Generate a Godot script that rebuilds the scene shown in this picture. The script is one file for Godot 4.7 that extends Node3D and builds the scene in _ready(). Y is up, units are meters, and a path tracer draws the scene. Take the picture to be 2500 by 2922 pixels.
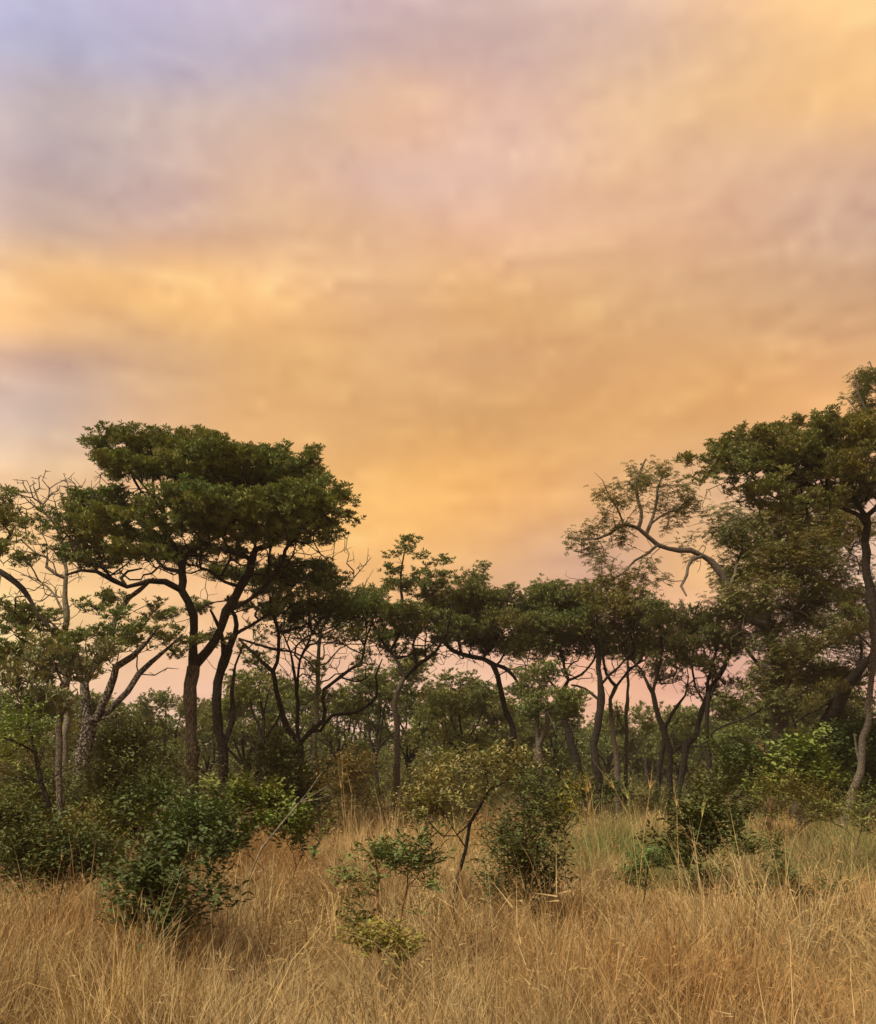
extends Node3D
# A golden dusk over miombo woodland: tall dry grass and shrubs in front, a belt of
# flat-topped trees behind it, a wide sky of thin lit cloud above.
# Pixels of the photograph (2500 x 2922) are used as survey marks: mark(px, py, depth)
# gives the point in metres on that line of sight, "depth" metres in front of the camera.

const FOCAL := 2500.0
const HORIZON := 2225.0
const EYE := 1.8
var cs := 1.0
var sn := 0.0
var rng := RandomNumberGenerator.new()
var lumps := FastNoiseLite.new()
var patches := FastNoiseLite.new()
var M := {}
var leaf_shapes := {}
var taken := {}


# ---------------------------------------------------------------- small helpers
func ray(px: float, py: float) -> Vector3:
	var x := (px - 1250.0) / FOCAL
	var y := -(py - 1461.0) / FOCAL
	return Vector3(x, y * cs + sn, y * sn - cs)

func mark(px: float, py: float, depth: float) -> Vector3:
	var r := ray(px, py)
	return Vector3(0, EYE, 0) + r * (depth / -r.z)

func metres(py: float, depth: float) -> float:      # metres per photograph pixel there
	return depth / -ray(1250.0, py).z / FOCAL

func ground_at(x: float, z: float) -> float:
	return patches.get_noise_2d(x * 2.2 + 300.0, z * 2.2) * 0.09

func rnd(a: float, b: float) -> float:
	return rng.randf_range(a, b)

func jitter() -> Vector3:
	return Vector3(rnd(-1, 1), rnd(-1, 1), rnd(-1, 1))

func numbered(called: String) -> String:
	if not taken.has(called):
		taken[called] = 0
		return called
	taken[called] += 1
	return "%s_%03d" % [called, taken[called]]

func tag(o: Node, label: String, category: String, group := "", kind := "") -> void:
	if label: o.set_meta("label", label)
	if category: o.set_meta("category", category)
	if group: o.set_meta("group", group)
	if kind: o.set_meta("kind", kind)

func thing(called: String, label: String, category: String, where := Vector3.ZERO, group := "") -> Node3D:
	var o := Node3D.new()
	o.name = numbered(called)
	add_child(o, true)
	o.position = where
	tag(o, label, category, group)
	return o

func part(called: String, mesh: Mesh, m: Material, parent: Node, kind := "") -> MeshInstance3D:
	var o := MeshInstance3D.new()
	o.name = called
	o.mesh = mesh
	o.material_override = m
	parent.add_child(o, true)
	if kind: o.set_meta("kind", kind)
	return o


# ---------------------------------------------------------------- sky
# The colours of the cloud sheet where the photograph shows it, 8 across and 12 down.
const SKY := [
	[178,176,200, 186,178,198, 195,182,193, 203,178,176, 208,180,172, 217,185,167, 229,190,152, 243,198,142],
	[194,180,182, 204,183,177, 214,186,170, 232,192,162, 222,184,166, 230,192,156, 236,194,146, 238,192,138],
	[194,176,174, 208,182,172, 222,186,162, 224,188,170, 226,188,166, 232,190,152, 230,190,154, 226,186,152],
	[206,178,160, 210,176,158, 224,184,148, 228,186,152, 228,182,150, 226,182,146, 222,178,144, 206,168,144],
	[244,195,136, 247,197,132, 242,192,134, 228,182,134, 226,178,124, 222,176,124, 216,172,128, 208,166,128],
	[202,170,150, 218,176,132, 224,176,118, 220,172,120, 216,168,118, 218,168,116, 226,174,116, 226,174,122],
	[212,186,166, 224,182,142, 230,180,122, 224,174,116, 220,170,112, 226,174,114, 224,172,114, 232,176,120],
	[240,196,142, 240,194,140, 240,190,124, 248,192,116, 242,184,114, 228,176,122, 222,178,136, 226,184,156],
	[244,200,144, 244,196,142, 242,190,134, 240,188,128, 228,180,132, 212,168,140, 240,190,134, 232,194,164],
	[246,208,150, 240,196,146, 236,188,146, 236,188,150, 234,186,154, 236,180,148, 226,176,150, 230,190,164],
	[244,206,170, 238,194,164, 236,194,168, 236,192,168, 234,190,164, 235,182,150, 230,178,156, 230,182,158],
	[240,214,192, 238,204,184, 238,202,184, 238,200,180, 236,196,176, 236,188,164, 234,186,166, 234,188,168]]

# Banks and streaks of the cloud sheet: middle x, y, half length, half width (1773 px across the frame), slant, colour, strength.
const STREAKS := [
	[130,100,330,90,0, 177,176,200,0.5], [90,380,190,60,-8, 190,168,166,0.5], [400,545,430,58,3, 249,199,130,0.5], [760,240,230,46,15, 244,200,160,0.42], [1060,215,160,35,5, 246,204,164,0.4],
	[1640,110,260,85,30, 249,202,140,0.45], [780,640,210,36,6, 206,162,122,0.5], [735,692,90,13,0, 238,188,134,0.4], [120,850,290,40,0, 184,180,194,0.9], [850,1010,160,70,-20, 255,200,110,0.5],
	[1095,1060,170,48,-35, 208,166,140,0.55], [1700,470,200,120,0, 198,162,146,0.4], [1450,765,260,36,-10, 236,182,122,0.4], [860,340,130,55,0, 223,185,178,0.4], [90,730,150,50,4, 204,174,160,0.4],
	[1030,690,140,40,-15, 212,164,116,0.35], [1180,600,170,30,-4, 232,182,132,0.3], [660,610,60,20,35, 236,188,132,0.3], [240,480,60,14,-50, 214,178,152,0.35], [650,380,80,16,-45, 234,196,168,0.35]]

var sheet: Image
var streaks := []
var warp := FastNoiseLite.new()
var wisp := FastNoiseLite.new()
var curl := FastNoiseLite.new()

# the colour of the cloud sheet in one direction
func sky_colour(az: float, el: float, grain: float) -> Color:
	var half := PI / 4.0
	var se := sin(el)
	var ce := cos(el)
	var q := Vector3(sin(az) * ce, se * 2.2, -cos(az) * ce)
	var a := warp.get_noise_3d(q.x * 1.3 + q.y * 0.7, q.y * 1.7, q.z)
	var b := warp.get_noise_3d(q.x + 40.0, q.y * 1.7 - q.x * 0.8, q.z)
	var s := wisp.get_noise_3d(q.x * 0.9 - q.y * 0.3 + a * 0.25, q.y * 2.9 + q.x * 0.9 + b * 0.3, q.z)
	# fine combed filaments, drawn out along the drift of the cloud
	var along := q.x * 0.93 - q.y * 0.22 + a * 0.06
	var across := q.x * 0.30 + q.y * 0.80 + b * 0.10 + s * 0.05
	var fine := curl.get_noise_3d(along * 3.6, across * 24.0, q.z * 3.6)
	var fold := half - absf(fposmod(az + half, 4.0 * half) - 2.0 * half)
	var dx := sin(fold) * ce
	var dz := -cos(fold) * ce
	# turn into the camera's axes
	var fy := se * cs + dz * sn
	var fz := maxf(se * sn - dz * cs, 0.2)
	var px := 0.5 + dx / fz * FOCAL / 2500.0 + a * 0.045
	var rows := (0.5 - fy / fz * FOCAL / 2922.0) * 2922.0 / 2284.0 + b * 0.040
	var c := sheet.get_pixel(clampi(int(px * 1280.0), 0, 1279), clampi(int(rows * 1152.0), 0, 1151))
	if absf(az) < 0.9:
		var sx := px * 1773.0 + a * 40.0 + s * 12.0 + fine * 40.0
		var sy := rows * 1620.0 + b * 34.0 + s * 8.0 + fine * 24.0
		for st: PackedFloat32Array in streaks:
			var ex := sx - st[0]
			var ey := sy - st[1]
			if absf(ex) > st[10] or absf(ey) > st[10]: continue
			var eu := (ex * st[4] - ey * st[5]) / st[2]
			var ev := (ex * st[5] + ey * st[4]) / st[3]
			var w := exp(-(eu * eu + ev * ev) * 1.1) * st[9]
			c.r += (st[6] - c.r) * w
			c.g += (st[7] - c.g) * w
			c.b += (st[8] - c.b) * w
	c = c.lerp(Color(178 / 255.0, 170 / 255.0, 188 / 255.0), smoothstep(0.70, 1.0, se))
	var g := s * 0.035 + fine * (0.095 + 0.14 * maxf(s, -0.4))
	c = Color(c.r * 1.015, c.g * 1.003, c.b)
	c.r += g * 0.8 + rnd(-grain, grain)
	c.g += g * 0.85 + rnd(-grain, grain)
	c.b += g * 0.6 + rnd(-grain, grain)
	return c

func make_sky() -> ImageTexture:
	sheet = Image.create(8, 12, false, Image.FORMAT_RGBF)
	for y in 12:
		for x in 8:
			sheet.set_pixel(x, y, Color(SKY[y][x * 3] / 255.0, SKY[y][x * 3 + 1] / 255.0, SKY[y][x * 3 + 2] / 255.0))
	sheet.resize(1280, 1152, Image.INTERPOLATE_CUBIC)
	for k in STREAKS:
		var t := deg_to_rad(k[4])
		streaks.append(PackedFloat32Array([k[0], k[1], k[2], k[3], cos(t), sin(t), k[5] / 255.0, k[6] / 255.0, k[7] / 255.0, k[8], maxf(k[2], k[3]) * 2.2]))
	warp.seed = 11; warp.frequency = 1.5; warp.fractal_octaves = 3; warp.fractal_gain = 0.55
	wisp.seed = 5; wisp.frequency = 2.4; wisp.fractal_octaves = 5; wisp.fractal_gain = 0.6
	curl.seed = 19; curl.frequency = 1.0; curl.fractal_octaves = 5; curl.fractal_gain = 0.68
	# coarse all round, fine where there is room for detail
	var out := Image.create(512, 256, false, Image.FORMAT_RGB8)
	out.fill(Color(0.30, 0.25, 0.17))
	for y in 129:
		for x in 512:
			out.set_pixel(x, y, sky_colour(TAU * ((x + 0.5) / 512.0 - 0.5), PI * (0.5 - (y + 0.5) / 256.0), 0.0))
	out.resize(4096, 2048, Image.INTERPOLATE_BILINEAR)
	for y in range(400, 1032):
		var el := PI * (0.5 - (y + 0.5) / 2048.0)
		for x in range(1560, 2536):
			out.set_pixel(x, y, sky_colour(TAU * ((x + 0.5) / 4096.0 - 0.5), el, 0.004))
	return ImageTexture.create_from_image(out)


# ---------------------------------------------------------------- materials
func noise_picture(freq: float, seed_: int, ramp: Array, size := 512, kind := FastNoiseLite.TYPE_SIMPLEX_SMOOTH, oct := 4) -> NoiseTexture2D:
	var n := FastNoiseLite.new()
	n.noise_type = kind
	n.seed = seed_
	n.frequency = freq
	n.fractal_octaves = oct
	n.fractal_gain = 0.6
	var t := NoiseTexture2D.new()
	t.width = size
	t.height = size
	t.seamless = true
	t.noise = n
	if ramp.size():
		var g := Gradient.new()
		var off := PackedFloat32Array()
		var col := PackedColorArray()
		for k in ramp.size():
			off.append(ramp[k][0])
			col.append(Color(ramp[k][1][0], ramp[k][1][1], ramp[k][1][2]).linear_to_srgb())
		g.offsets = off
		g.colors = col
		t.color_ramp = g
	return t

func bark(called: String, ramp: Array, stretch: Vector3, bump: float, seed_: int, kind := FastNoiseLite.TYPE_SIMPLEX_SMOOTH) -> StandardMaterial3D:
	var m := StandardMaterial3D.new()
	m.resource_name = called
	m.albedo_texture = noise_picture(0.02, seed_, ramp, 512, kind, 5)
	m.uv1_triplanar = true
	m.uv1_scale = stretch
	m.roughness = 0.95
	m.metallic_specular = 0.25
	m.heightmap_enabled = true
	m.heightmap_texture = noise_picture(0.02, seed_, [], 512, kind, 5)
	m.heightmap_scale = bump
	return m

func leafy(called: String, through: Color, rough := 0.5) -> StandardMaterial3D:
	var m := StandardMaterial3D.new()
	m.resource_name = called
	m.vertex_color_use_as_albedo = true
	m.roughness = rough
	m.metallic_specular = 0.25
	m.backlight_enabled = true
	m.backlight = through
	m.cull_mode = BaseMaterial3D.CULL_DISABLED
	return m

func make_materials() -> void:
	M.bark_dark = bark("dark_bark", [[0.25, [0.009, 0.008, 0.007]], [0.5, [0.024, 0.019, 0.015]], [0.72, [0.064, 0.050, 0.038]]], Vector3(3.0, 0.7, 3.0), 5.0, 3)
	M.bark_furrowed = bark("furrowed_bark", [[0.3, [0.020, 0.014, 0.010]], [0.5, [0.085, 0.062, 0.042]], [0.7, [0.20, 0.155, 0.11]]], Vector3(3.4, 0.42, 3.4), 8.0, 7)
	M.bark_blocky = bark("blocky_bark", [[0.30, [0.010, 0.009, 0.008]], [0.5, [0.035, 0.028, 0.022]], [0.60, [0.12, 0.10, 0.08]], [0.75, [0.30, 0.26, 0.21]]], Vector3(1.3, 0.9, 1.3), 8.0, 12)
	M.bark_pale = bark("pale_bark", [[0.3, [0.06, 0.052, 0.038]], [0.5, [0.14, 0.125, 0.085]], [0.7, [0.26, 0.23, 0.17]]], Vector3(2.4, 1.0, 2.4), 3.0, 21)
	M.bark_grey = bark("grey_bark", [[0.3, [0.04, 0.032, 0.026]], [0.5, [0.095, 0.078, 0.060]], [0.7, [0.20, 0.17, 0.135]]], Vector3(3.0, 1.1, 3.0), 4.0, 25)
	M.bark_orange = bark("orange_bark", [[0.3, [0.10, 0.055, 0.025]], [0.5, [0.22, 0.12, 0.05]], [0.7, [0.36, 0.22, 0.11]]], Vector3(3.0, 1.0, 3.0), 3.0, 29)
	M.leaf = leafy("leaf", Color(0.55, 0.6, 0.25))
	M.straw = leafy("straw", Color(0.5, 0.42, 0.28), 0.8)
	M.straw.metallic_specular = 0.2
	var soil := StandardMaterial3D.new()
	soil.resource_name = "soil_and_litter"
	soil.albedo_texture = noise_picture(0.03, 40, [[0.25, [0.06, 0.042, 0.024]], [0.5, [0.12, 0.085, 0.045]], [0.75, [0.22, 0.15, 0.075]]], 1024)
	soil.uv1_triplanar = true
	soil.uv1_world_triplanar = true
	soil.uv1_scale = Vector3(0.31, 0.31, 0.31)
	soil.roughness = 1.0
	soil.metallic_specular = 0.1
	M.soil = soil


# ---------------------------------------------------------------- leaves
func one_leaf(v: PackedVector3Array, c: PackedColorArray, base: Vector3, dir: Vector3, up: Vector3, length: float, width: float, fold: float, droop: float, tone: Color, broad: bool) -> void:
	var side := dir.cross(up)
	if side.length_squared() < 1e-4:
		side = dir.cross(Vector3(0.3, 0.2, 0.9))
	side = side.normalized()
	var n := side.cross(dir).normalized()
	var tip := base + dir * length - n * droop * length
	if broad:
		var l1 := base + dir * length * 0.30 + side * width * 0.36 + n * fold * width * 0.7
		var r1 := base + dir * length * 0.30 - side * width * 0.36 + n * fold * width * 0.7
		var l2 := base + dir * length * 0.72 + side * width * 0.5 + n * (fold * width - droop * length * 0.5)
		var r2 := base + dir * length * 0.72 - side * width * 0.5 + n * (fold * width - droop * length * 0.5)
		v.append_array([base, l1, l2, base, l2, tip, base, tip, r2, base, r2, r1])
		for k in 12: c.append(tone)
	else:
		var l := base + dir * length * 0.55 + side * width * 0.5 + n * fold * width
		var r := base + dir * length * 0.55 - side * width * 0.5 + n * fold * width
		v.append_array([base, l, tip, base, tip, r])
		for k in 6: c.append(tone)

func twig_bit(v: PackedVector3Array, c: PackedColorArray, a: Vector3, b: Vector3, w: float, tone: Color) -> void:
	var d := (b - a).normalized()
	var s := d.cross(Vector3(0.31, 0.77, 0.55)).normalized() * w
	var t := d.cross(s.normalized()) * w
	var p := a + s
	var q := a - s * 0.5 + t * 0.87
	var r := a - s * 0.5 - t * 0.87
	v.append_array([p, q, b, q, r, b, r, p, b])
	for k in 9: c.append(tone)

func leaf_tone(spread: float, yellow := 0.0) -> Color:
	var k := 1.0 + rnd(-spread, spread)
	var h := rnd(-0.12, 0.12)
	if rng.randf() < 0.015:
		return Color(1.7, 0.85, 0.5) * k
	if rng.randf() < yellow:
		return Color(2.2, 1.55, 0.9) * k
	return Color(k * (1.0 + h), k, k * (1.0 - h))

func flat_mesh(v: PackedVector3Array, c: PackedColorArray) -> ArrayMesh:
	var a := []
	a.resize(Mesh.ARRAY_MAX)
	a[Mesh.ARRAY_VERTEX] = v
	a[Mesh.ARRAY_COLOR] = c
	var m := ArrayMesh.new()
	m.add_surface_from_arrays(Mesh.PRIMITIVE_TRIANGLES, a)
	return m

# shoots whose leaves stand up in rosettes
func rosette_shape(count: int, leaves: int, spread: float, length: float, width: float, broad := false, low := 0.15, high := 1.1, yellow := 0.0) -> ArrayMesh:
	var v := PackedVector3Array()
	var c := PackedColorArray()
	var wood := Color(0.55, 0.45, 0.55)
	for k in count:
		var at := Vector3(rnd(-1, 1), rnd(-0.55, 0.55), rnd(-1, 1))
		while at.length() > 1.0: at = Vector3(rnd(-1, 1), rnd(-0.55, 0.55), rnd(-1, 1))
		at *= spread
		twig_bit(v, c, Vector3(at.x * 0.1, -spread * 0.5, at.z * 0.1), at, 0.006, wood)
		var lean := (at.normalized() * 0.5 + Vector3(0, 0.9, 0)).normalized()
		var turn := rnd(0, TAU)
		for j in leaves:
			var az := turn + TAU * j / leaves * 2.38 + rnd(-0.3, 0.3)
			var el := rnd(low, high)
			var d := Vector3(cos(az) * cos(el), sin(el), sin(az) * cos(el))
			d = (d + lean * 0.35).normalized()
			var l := length * rnd(0.7, 1.2)
			one_leaf(v, c, at + d * 0.01 + lean * rnd(-0.3, 0.3) * length, d, Vector3.UP, l, width * rnd(0.8, 1.2), rnd(0.05, 0.35), rnd(0.0, 0.25), leaf_tone(0.48, yellow), broad)
	return flat_mesh(v, c)

# fine compound leaves hanging along arched stalks
func feather_shape(stalks: int, pairs: int, spread: float, stalk: float, length: float, width: float) -> ArrayMesh:
	var v := PackedVector3Array()
	var c := PackedColorArray()
	var wood := Color(0.8, 0.62, 0.6)
	for k in stalks:
		var at := jitter() * spread * 0.75
		twig_bit(v, c, Vector3.ZERO, at, 0.007, wood)
		var az := rnd(0, TAU)
		var d := Vector3(cos(az), rnd(-0.1, 0.6), sin(az)).normalized()
		var p := at
		var side := d.cross(Vector3.UP).normalized()
		for j in pairs:
			var q := p + d * stalk / pairs
			twig_bit(v, c, p, q, 0.003, wood)
			p = q
			d = (d + Vector3(0, -0.22, 0)).normalized()
			for s in [-1.0, 1.0]:
				var ld: Vector3 = (side * s + d * 0.5 + Vector3(0, rnd(-0.5, 0.2), 0)).normalized()
				one_leaf(v, c, p, ld, Vector3.UP, length * rnd(0.75, 1.2), width * rnd(0.8, 1.2), rnd(0.0, 0.3), rnd(0, 0.2), leaf_tone(0.48), false)
	return flat_mesh(v, c)

# alternate leaves along arching shoots
func spray_shape(shoots: int, leaves: int, spread: float, length: float, width: float, broad: bool, yellow := 0.0) -> ArrayMesh:
	var v := PackedVector3Array()
	var c := PackedColorArray()
	var wood := Color(0.75, 0.5, 0.5)
	for k in shoots:
		var az := rnd(0, TAU)
		var el := rnd(0.0, 1.2)
		var d := Vector3(cos(az) * cos(el), sin(el), sin(az) * cos(el))
		var p := Vector3(rnd(-0.3, 0.3), rnd(-0.3, 0.1), rnd(-0.3, 0.3)) * spread
		var step := spread / leaves * 1.25
		for j in leaves:
			var q := p + d * step
			twig_bit(v, c, p, q, 0.004, wood)
			p = q
			d = (d + jitter() * 0.12 + Vector3(0, -0.03, 0)).normalized()
			var a := rnd(0, TAU)
			var ld := (Vector3(cos(a), rnd(-0.25, 0.55), sin(a)) + d * 0.45).normalized()
			one_leaf(v, c, p, ld, Vector3.UP, length * rnd(0.65, 1.2), width * rnd(0.75, 1.2), rnd(0.05, 0.3), rnd(0, 0.25), leaf_tone(0.25, yellow), broad)
	return flat_mesh(v, c)

func make_leaves() -> void:
	rng.seed = 77
	leaf_shapes = {
		"lance": [rosette_shape(7, 10, 0.26, 0.125, 0.034), rosette_shape(8, 9, 0.28, 0.12, 0.032), rosette_shape(6, 11, 0.24, 0.135, 0.036)],
		"pale": [rosette_shape(5, 9, 0.20, 0.15, 0.042, true), rosette_shape(5, 8, 0.22, 0.16, 0.04, true)],
		"feather": [feather_shape(6, 4, 0.24, 0.15, 0.080, 0.034), feather_shape(6, 4, 0.26, 0.16, 0.075, 0.032)],
		"far": [rosette_shape(9, 8, 0.42, 0.17, 0.06), rosette_shape(9, 8, 0.45, 0.16, 0.06)],
		"broad": [spray_shape(4, 7, 0.26, 0.085, 0.058, true, 0.03), spray_shape(4, 6, 0.24, 0.09, 0.062, true, 0.04)],
		"small": [spray_shape(6, 8, 0.28, 0.05, 0.032, true, 0.02), spray_shape(6, 8, 0.30, 0.055, 0.034, true, 0.01)],
		"sapling": [spray_shape(5, 8, 0.20, 0.078, 0.027, true, 0.03), spray_shape(5, 7, 0.19, 0.085, 0.029, true, 0.03)],
	}


# ---------------------------------------------------------------- wood
class Shape:
	var v := PackedVector3Array()
	var n := PackedVector3Array()
	var i := PackedInt32Array()

	func mesh() -> ArrayMesh:
		var a := []
		a.resize(Mesh.ARRAY_MAX)
		a[Mesh.ARRAY_VERTEX] = v
		a[Mesh.ARRAY_NORMAL] = n
		a[Mesh.ARRAY_INDEX] = i
		var m := ArrayMesh.new()
		m.add_surface_from_arrays(Mesh.PRIMITIVE_TRIANGLES, a)
		return m

func tube(s: Shape, pts: PackedVector3Array, rad: PackedFloat32Array, sides: int, rough := 0.0) -> void:
	var count := pts.size()
	if count < 2: return
	var first := s.v.size()
	var d := (pts[1] - pts[0]).normalized()
	var u := d.cross(Vector3(0.37, 0.21, 0.9)).normalized()
	for k in count:
		if k > 0 and k < count - 1:
			d = (pts[k + 1] - pts[k - 1]).normalized()
		elif k == count - 1:
			d = (pts[k] - pts[k - 1]).normalized()
		u = (u - d * u.dot(d)).normalized()
		var w := d.cross(u)
		for j in sides:
			var a := TAU * j / sides
			var out := u * cos(a) + w * sin(a)
			var r := rad[k]
			if rough > 0.0:
				var q := pts[k] + out * r
				r *= 1.0 + rough * (lumps.get_noise_3d(q.x * 6.0, q.y * 2.5, q.z * 6.0) + 0.6 * lumps.get_noise_3d(q.x * 25.0, q.y * 6.0, q.z * 25.0))
			s.v.append(pts[k] + out * r)
			s.n.append(out)
	for k in count - 1:
		for j in sides:
			var a := first + k * sides + j
			var b := first + k * sides + (j + 1) % sides
			s.i.append_array([a, a + sides, b, b, a + sides, b + sides])
	# closed ends
	for e in [0, count - 1]:
		var mid := s.v.size()
		s.v.append(pts[e])
		s.n.append((pts[e] - pts[1 if e == 0 else e - 1]).normalized())
		for j in sides:
			var a: int = first + e * sides + j
			var b: int = first + e * sides + (j + 1) % sides
			s.i.append_array([mid, a, b] if e == 0 else [mid, b, a])

# A plant's skeleton: nodes with a parent, a radius (fixed for the limbs that were surveyed) and the length of the way to the root.
class Bones:
	var p := PackedVector3Array()
	var up := PackedInt32Array()
	var r := PackedFloat32Array()
	var way := PackedFloat32Array()
	var fixed := PackedByteArray()
	var dz := PackedFloat32Array()

	func add(at: Vector3, parent: int, radius: float, is_fixed: bool, depth := 0.0) -> int:
		p.append(at)
		up.append(parent)
		r.append(radius)
		way.append(0.0 if parent < 0 else way[parent] + at.distance_to(p[parent]))
		fixed.append(1 if is_fixed else 0)
		dz.append(depth)
		return p.size() - 1

	func nearest(q: Vector3) -> int:
		var best := 0
		var least := 1e9
		for k in p.size():
			var d := p[k].distance_squared_to(q)
			if d < least:
				least = d
				best = k
		return best

# a surveyed limb: [px, py, width in px] marks, smoothed; dz runs from its root to "reach"
func limb(b: Bones, marks: Array, depth: float, reach: float, grounded: bool) -> PackedInt32Array:
	var pts := PackedVector3Array()
	var rad := PackedFloat32Array()
	var deep := PackedFloat32Array()
	var start := -1
	var dz0 := 0.0
	if not grounded:
		var q := mark(marks[0][0], marks[0][1], depth)
		var least := 1e9
		for k in b.p.size():       # nearest in the picture plane, whatever its depth
			if b.fixed[k] == 0: continue
			var f := depth / (depth + b.dz[k])
			var e := Vector2(b.p[k].x * f - q.x, (b.p[k].y - EYE) * f + EYE - q.y).length_squared()
			if e < least:
				least = e
				start = k
		dz0 = b.dz[start]
	else:
		# down to the soil below the lowest mark
		var low := mark(marks[0][0], marks[0][1], depth)
		var nxt := mark(marks[1][0], marks[1][1], depth)
		var lean := clampf((low.x - nxt.x) / maxf(0.3, nxt.y - low.y), -0.4, 0.4)
		var foot := Vector3(low.x + lean * maxf(low.y, 0.0), 0, low.z)
		foot.y = ground_at(foot.x, foot.z) - 0.08
		if low.y > 0.25:
			pts.append(foot)
			rad.append(marks[0][2] * 0.5 * metres(marks[0][1], depth) * 1.18)
			deep.append(0.0)
	var n := marks.size()
	for k in n:
		var t := float(k) / maxf(1.0, n - 1.0)
		var z := lerpf(dz0, reach, t)
		var at := mark(marks[k][0], marks[k][1], depth + z)
		if k == 0 and start >= 0:
			at = b.p[start]
		pts.append(at)
		rad.append(marks[k][2] * 0.5 * metres(marks[k][1], depth + z))
		deep.append(z)
	var out := PackedInt32Array()
	var last := start
	var count := pts.size()
	for k in count:
		if k == 0:
			if start >= 0:
				out.append(start)
			else:
				last = b.add(pts[0], -1, rad[0], true, deep[0])
				out.append(last)
			continue
		var steps := clampi(int(pts[k].distance_to(pts[k - 1]) / 0.30), 1, 9)
		var p0 := pts[maxi(0, k - 2)]
		var p3 := pts[mini(count - 1, k + 1)]
		for j in range(1, steps + 1):
			var t := float(j) / steps
			var at := pts[k - 1].cubic_interpolate(pts[k], p0, p3, t)
			var r := lerpf(rad[k - 1], rad[k], t)
			at += Vector3(lumps.get_noise_2d(at.y * 3.0, k * 9.1), 0, lumps.get_noise_2d(k * 5.0, at.y * 3.0)) * (r * 0.8 + 0.025)
			last = b.add(at, last, r, true, lerpf(deep[k - 1], deep[k], t))
			out.append(last)
	return out

func limb_mesh(b: Bones, ids: PackedInt32Array, origin: Vector3, sides: int, rough: float) -> ArrayMesh:
	var s := Shape.new()
	var pts := PackedVector3Array()
	var rad := PackedFloat32Array()
	for k in ids:
		pts.append(b.p[k] - origin)
		rad.append(b.r[k])
	if pts.size() > 1: rad[0] = minf(rad[0], rad[1] * 1.15)
	tube(s, pts, rad, sides, rough)
	return s.mesh()

# let a twig grow to Q from the node that reaches it by the shortest total way
func grow(b: Bones, q: Vector3, thin: float, balance: float, seg: float) -> int:
	var best := 0
	var least := 1e9
	var p := b.p
	var way := b.way
	for k in p.size():
		var d := p[k].distance_to(q) + balance * way[k]
		if d < least:
			least = d
			best = k
	var a := p[best]
	var go := q - a
	var dist := go.length()
	if dist < 0.03: return best
	var along := go / dist
	if b.up[best] >= 0:
		along = (along * 0.6 + (a - p[b.up[best]]).normalized() * 0.55).normalized()
	var c := a + along * dist * 0.5 + jitter() * dist * 0.08
	var steps := clampi(int(dist / seg), 1, 7)
	var last := best
	for j in range(1, steps + 1):
		var t := float(j) / steps
		var at := a.lerp(c, t).lerp(c.lerp(q, t), t)
		if j < steps: at += jitter() * minf(seg, dist) * 0.16
		last = b.add(at, last, thin, false)
	return last

func thicken(b: Bones, thin: float) -> void:
	var n := b.p.size()
	var acc := PackedFloat32Array()
	acc.resize(n)
	for k in range(n - 1, -1, -1):
		if b.fixed[k]: continue
		b.r[k] = maxf(thin, pow(acc[k], 1.0 / 2.4))
		if b.up[k] >= 0: acc[b.up[k]] += pow(b.r[k], 2.4)
	for k in n:
		if b.fixed[k] == 0 and b.up[k] >= 0:
			b.r[k] = minf(b.r[k], b.r[b.up[k]] * 0.92)

func branchwork(b: Bones, origin: Vector3) -> ArrayMesh:
	var n := b.p.size()
	var main := PackedInt32Array()     # the child that carries the branch on
	main.resize(n)
	main.fill(-1)
	for k in n:
		var u := b.up[k]
		if u >= 0 and b.fixed[k] == 0 and (main[u] < 0 or b.r[k] > b.r[main[u]]):
			main[u] = k
	var s := Shape.new()
	for k in n:
		if b.fixed[k] or b.up[k] < 0: continue
		var u := b.up[k]
		if main[u] == k and b.fixed[u] == 0: continue
		var pts := PackedVector3Array([b.p[u] - origin])
		var rad := PackedFloat32Array([b.r[k]])
		var at := k
		while at >= 0:
			pts.append(b.p[at] - origin)
			rad.append(b.r[at])
			at = main[at]
		rad[rad.size() - 1] *= 0.6
		tube(s, pts, rad, 6 if b.r[k] > 0.03 else (4 if b.r[k] > 0.014 else 3))
	return s.mesh() if s.v.size() else null

func scatter(called: String, shape: Mesh, m: Material, where: Array[Transform3D], tint: PackedColorArray, parent: Node) -> MultiMeshInstance3D:
	var mm := MultiMesh.new()
	mm.transform_format = MultiMesh.TRANSFORM_3D
	mm.use_colors = true
	mm.mesh = shape
	mm.instance_count = where.size()
	for k in where.size():
		mm.set_instance_transform(k, where[k])
		mm.set_instance_color(k, tint[k])
	var o := MultiMeshInstance3D.new()
	o.name = called
	o.multimesh = mm
	o.material_override = m
	o.set_meta("kind", "stuff")
	parent.add_child(o, true)
	return o

func turned(yaw: float, tilt: float, lean_to: float, size: float) -> Basis:
	return (Basis(Vector3(cos(lean_to), 0, sin(lean_to)), tilt) * Basis(Vector3.UP, yaw)).scaled(Vector3.ONE * size)

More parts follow.
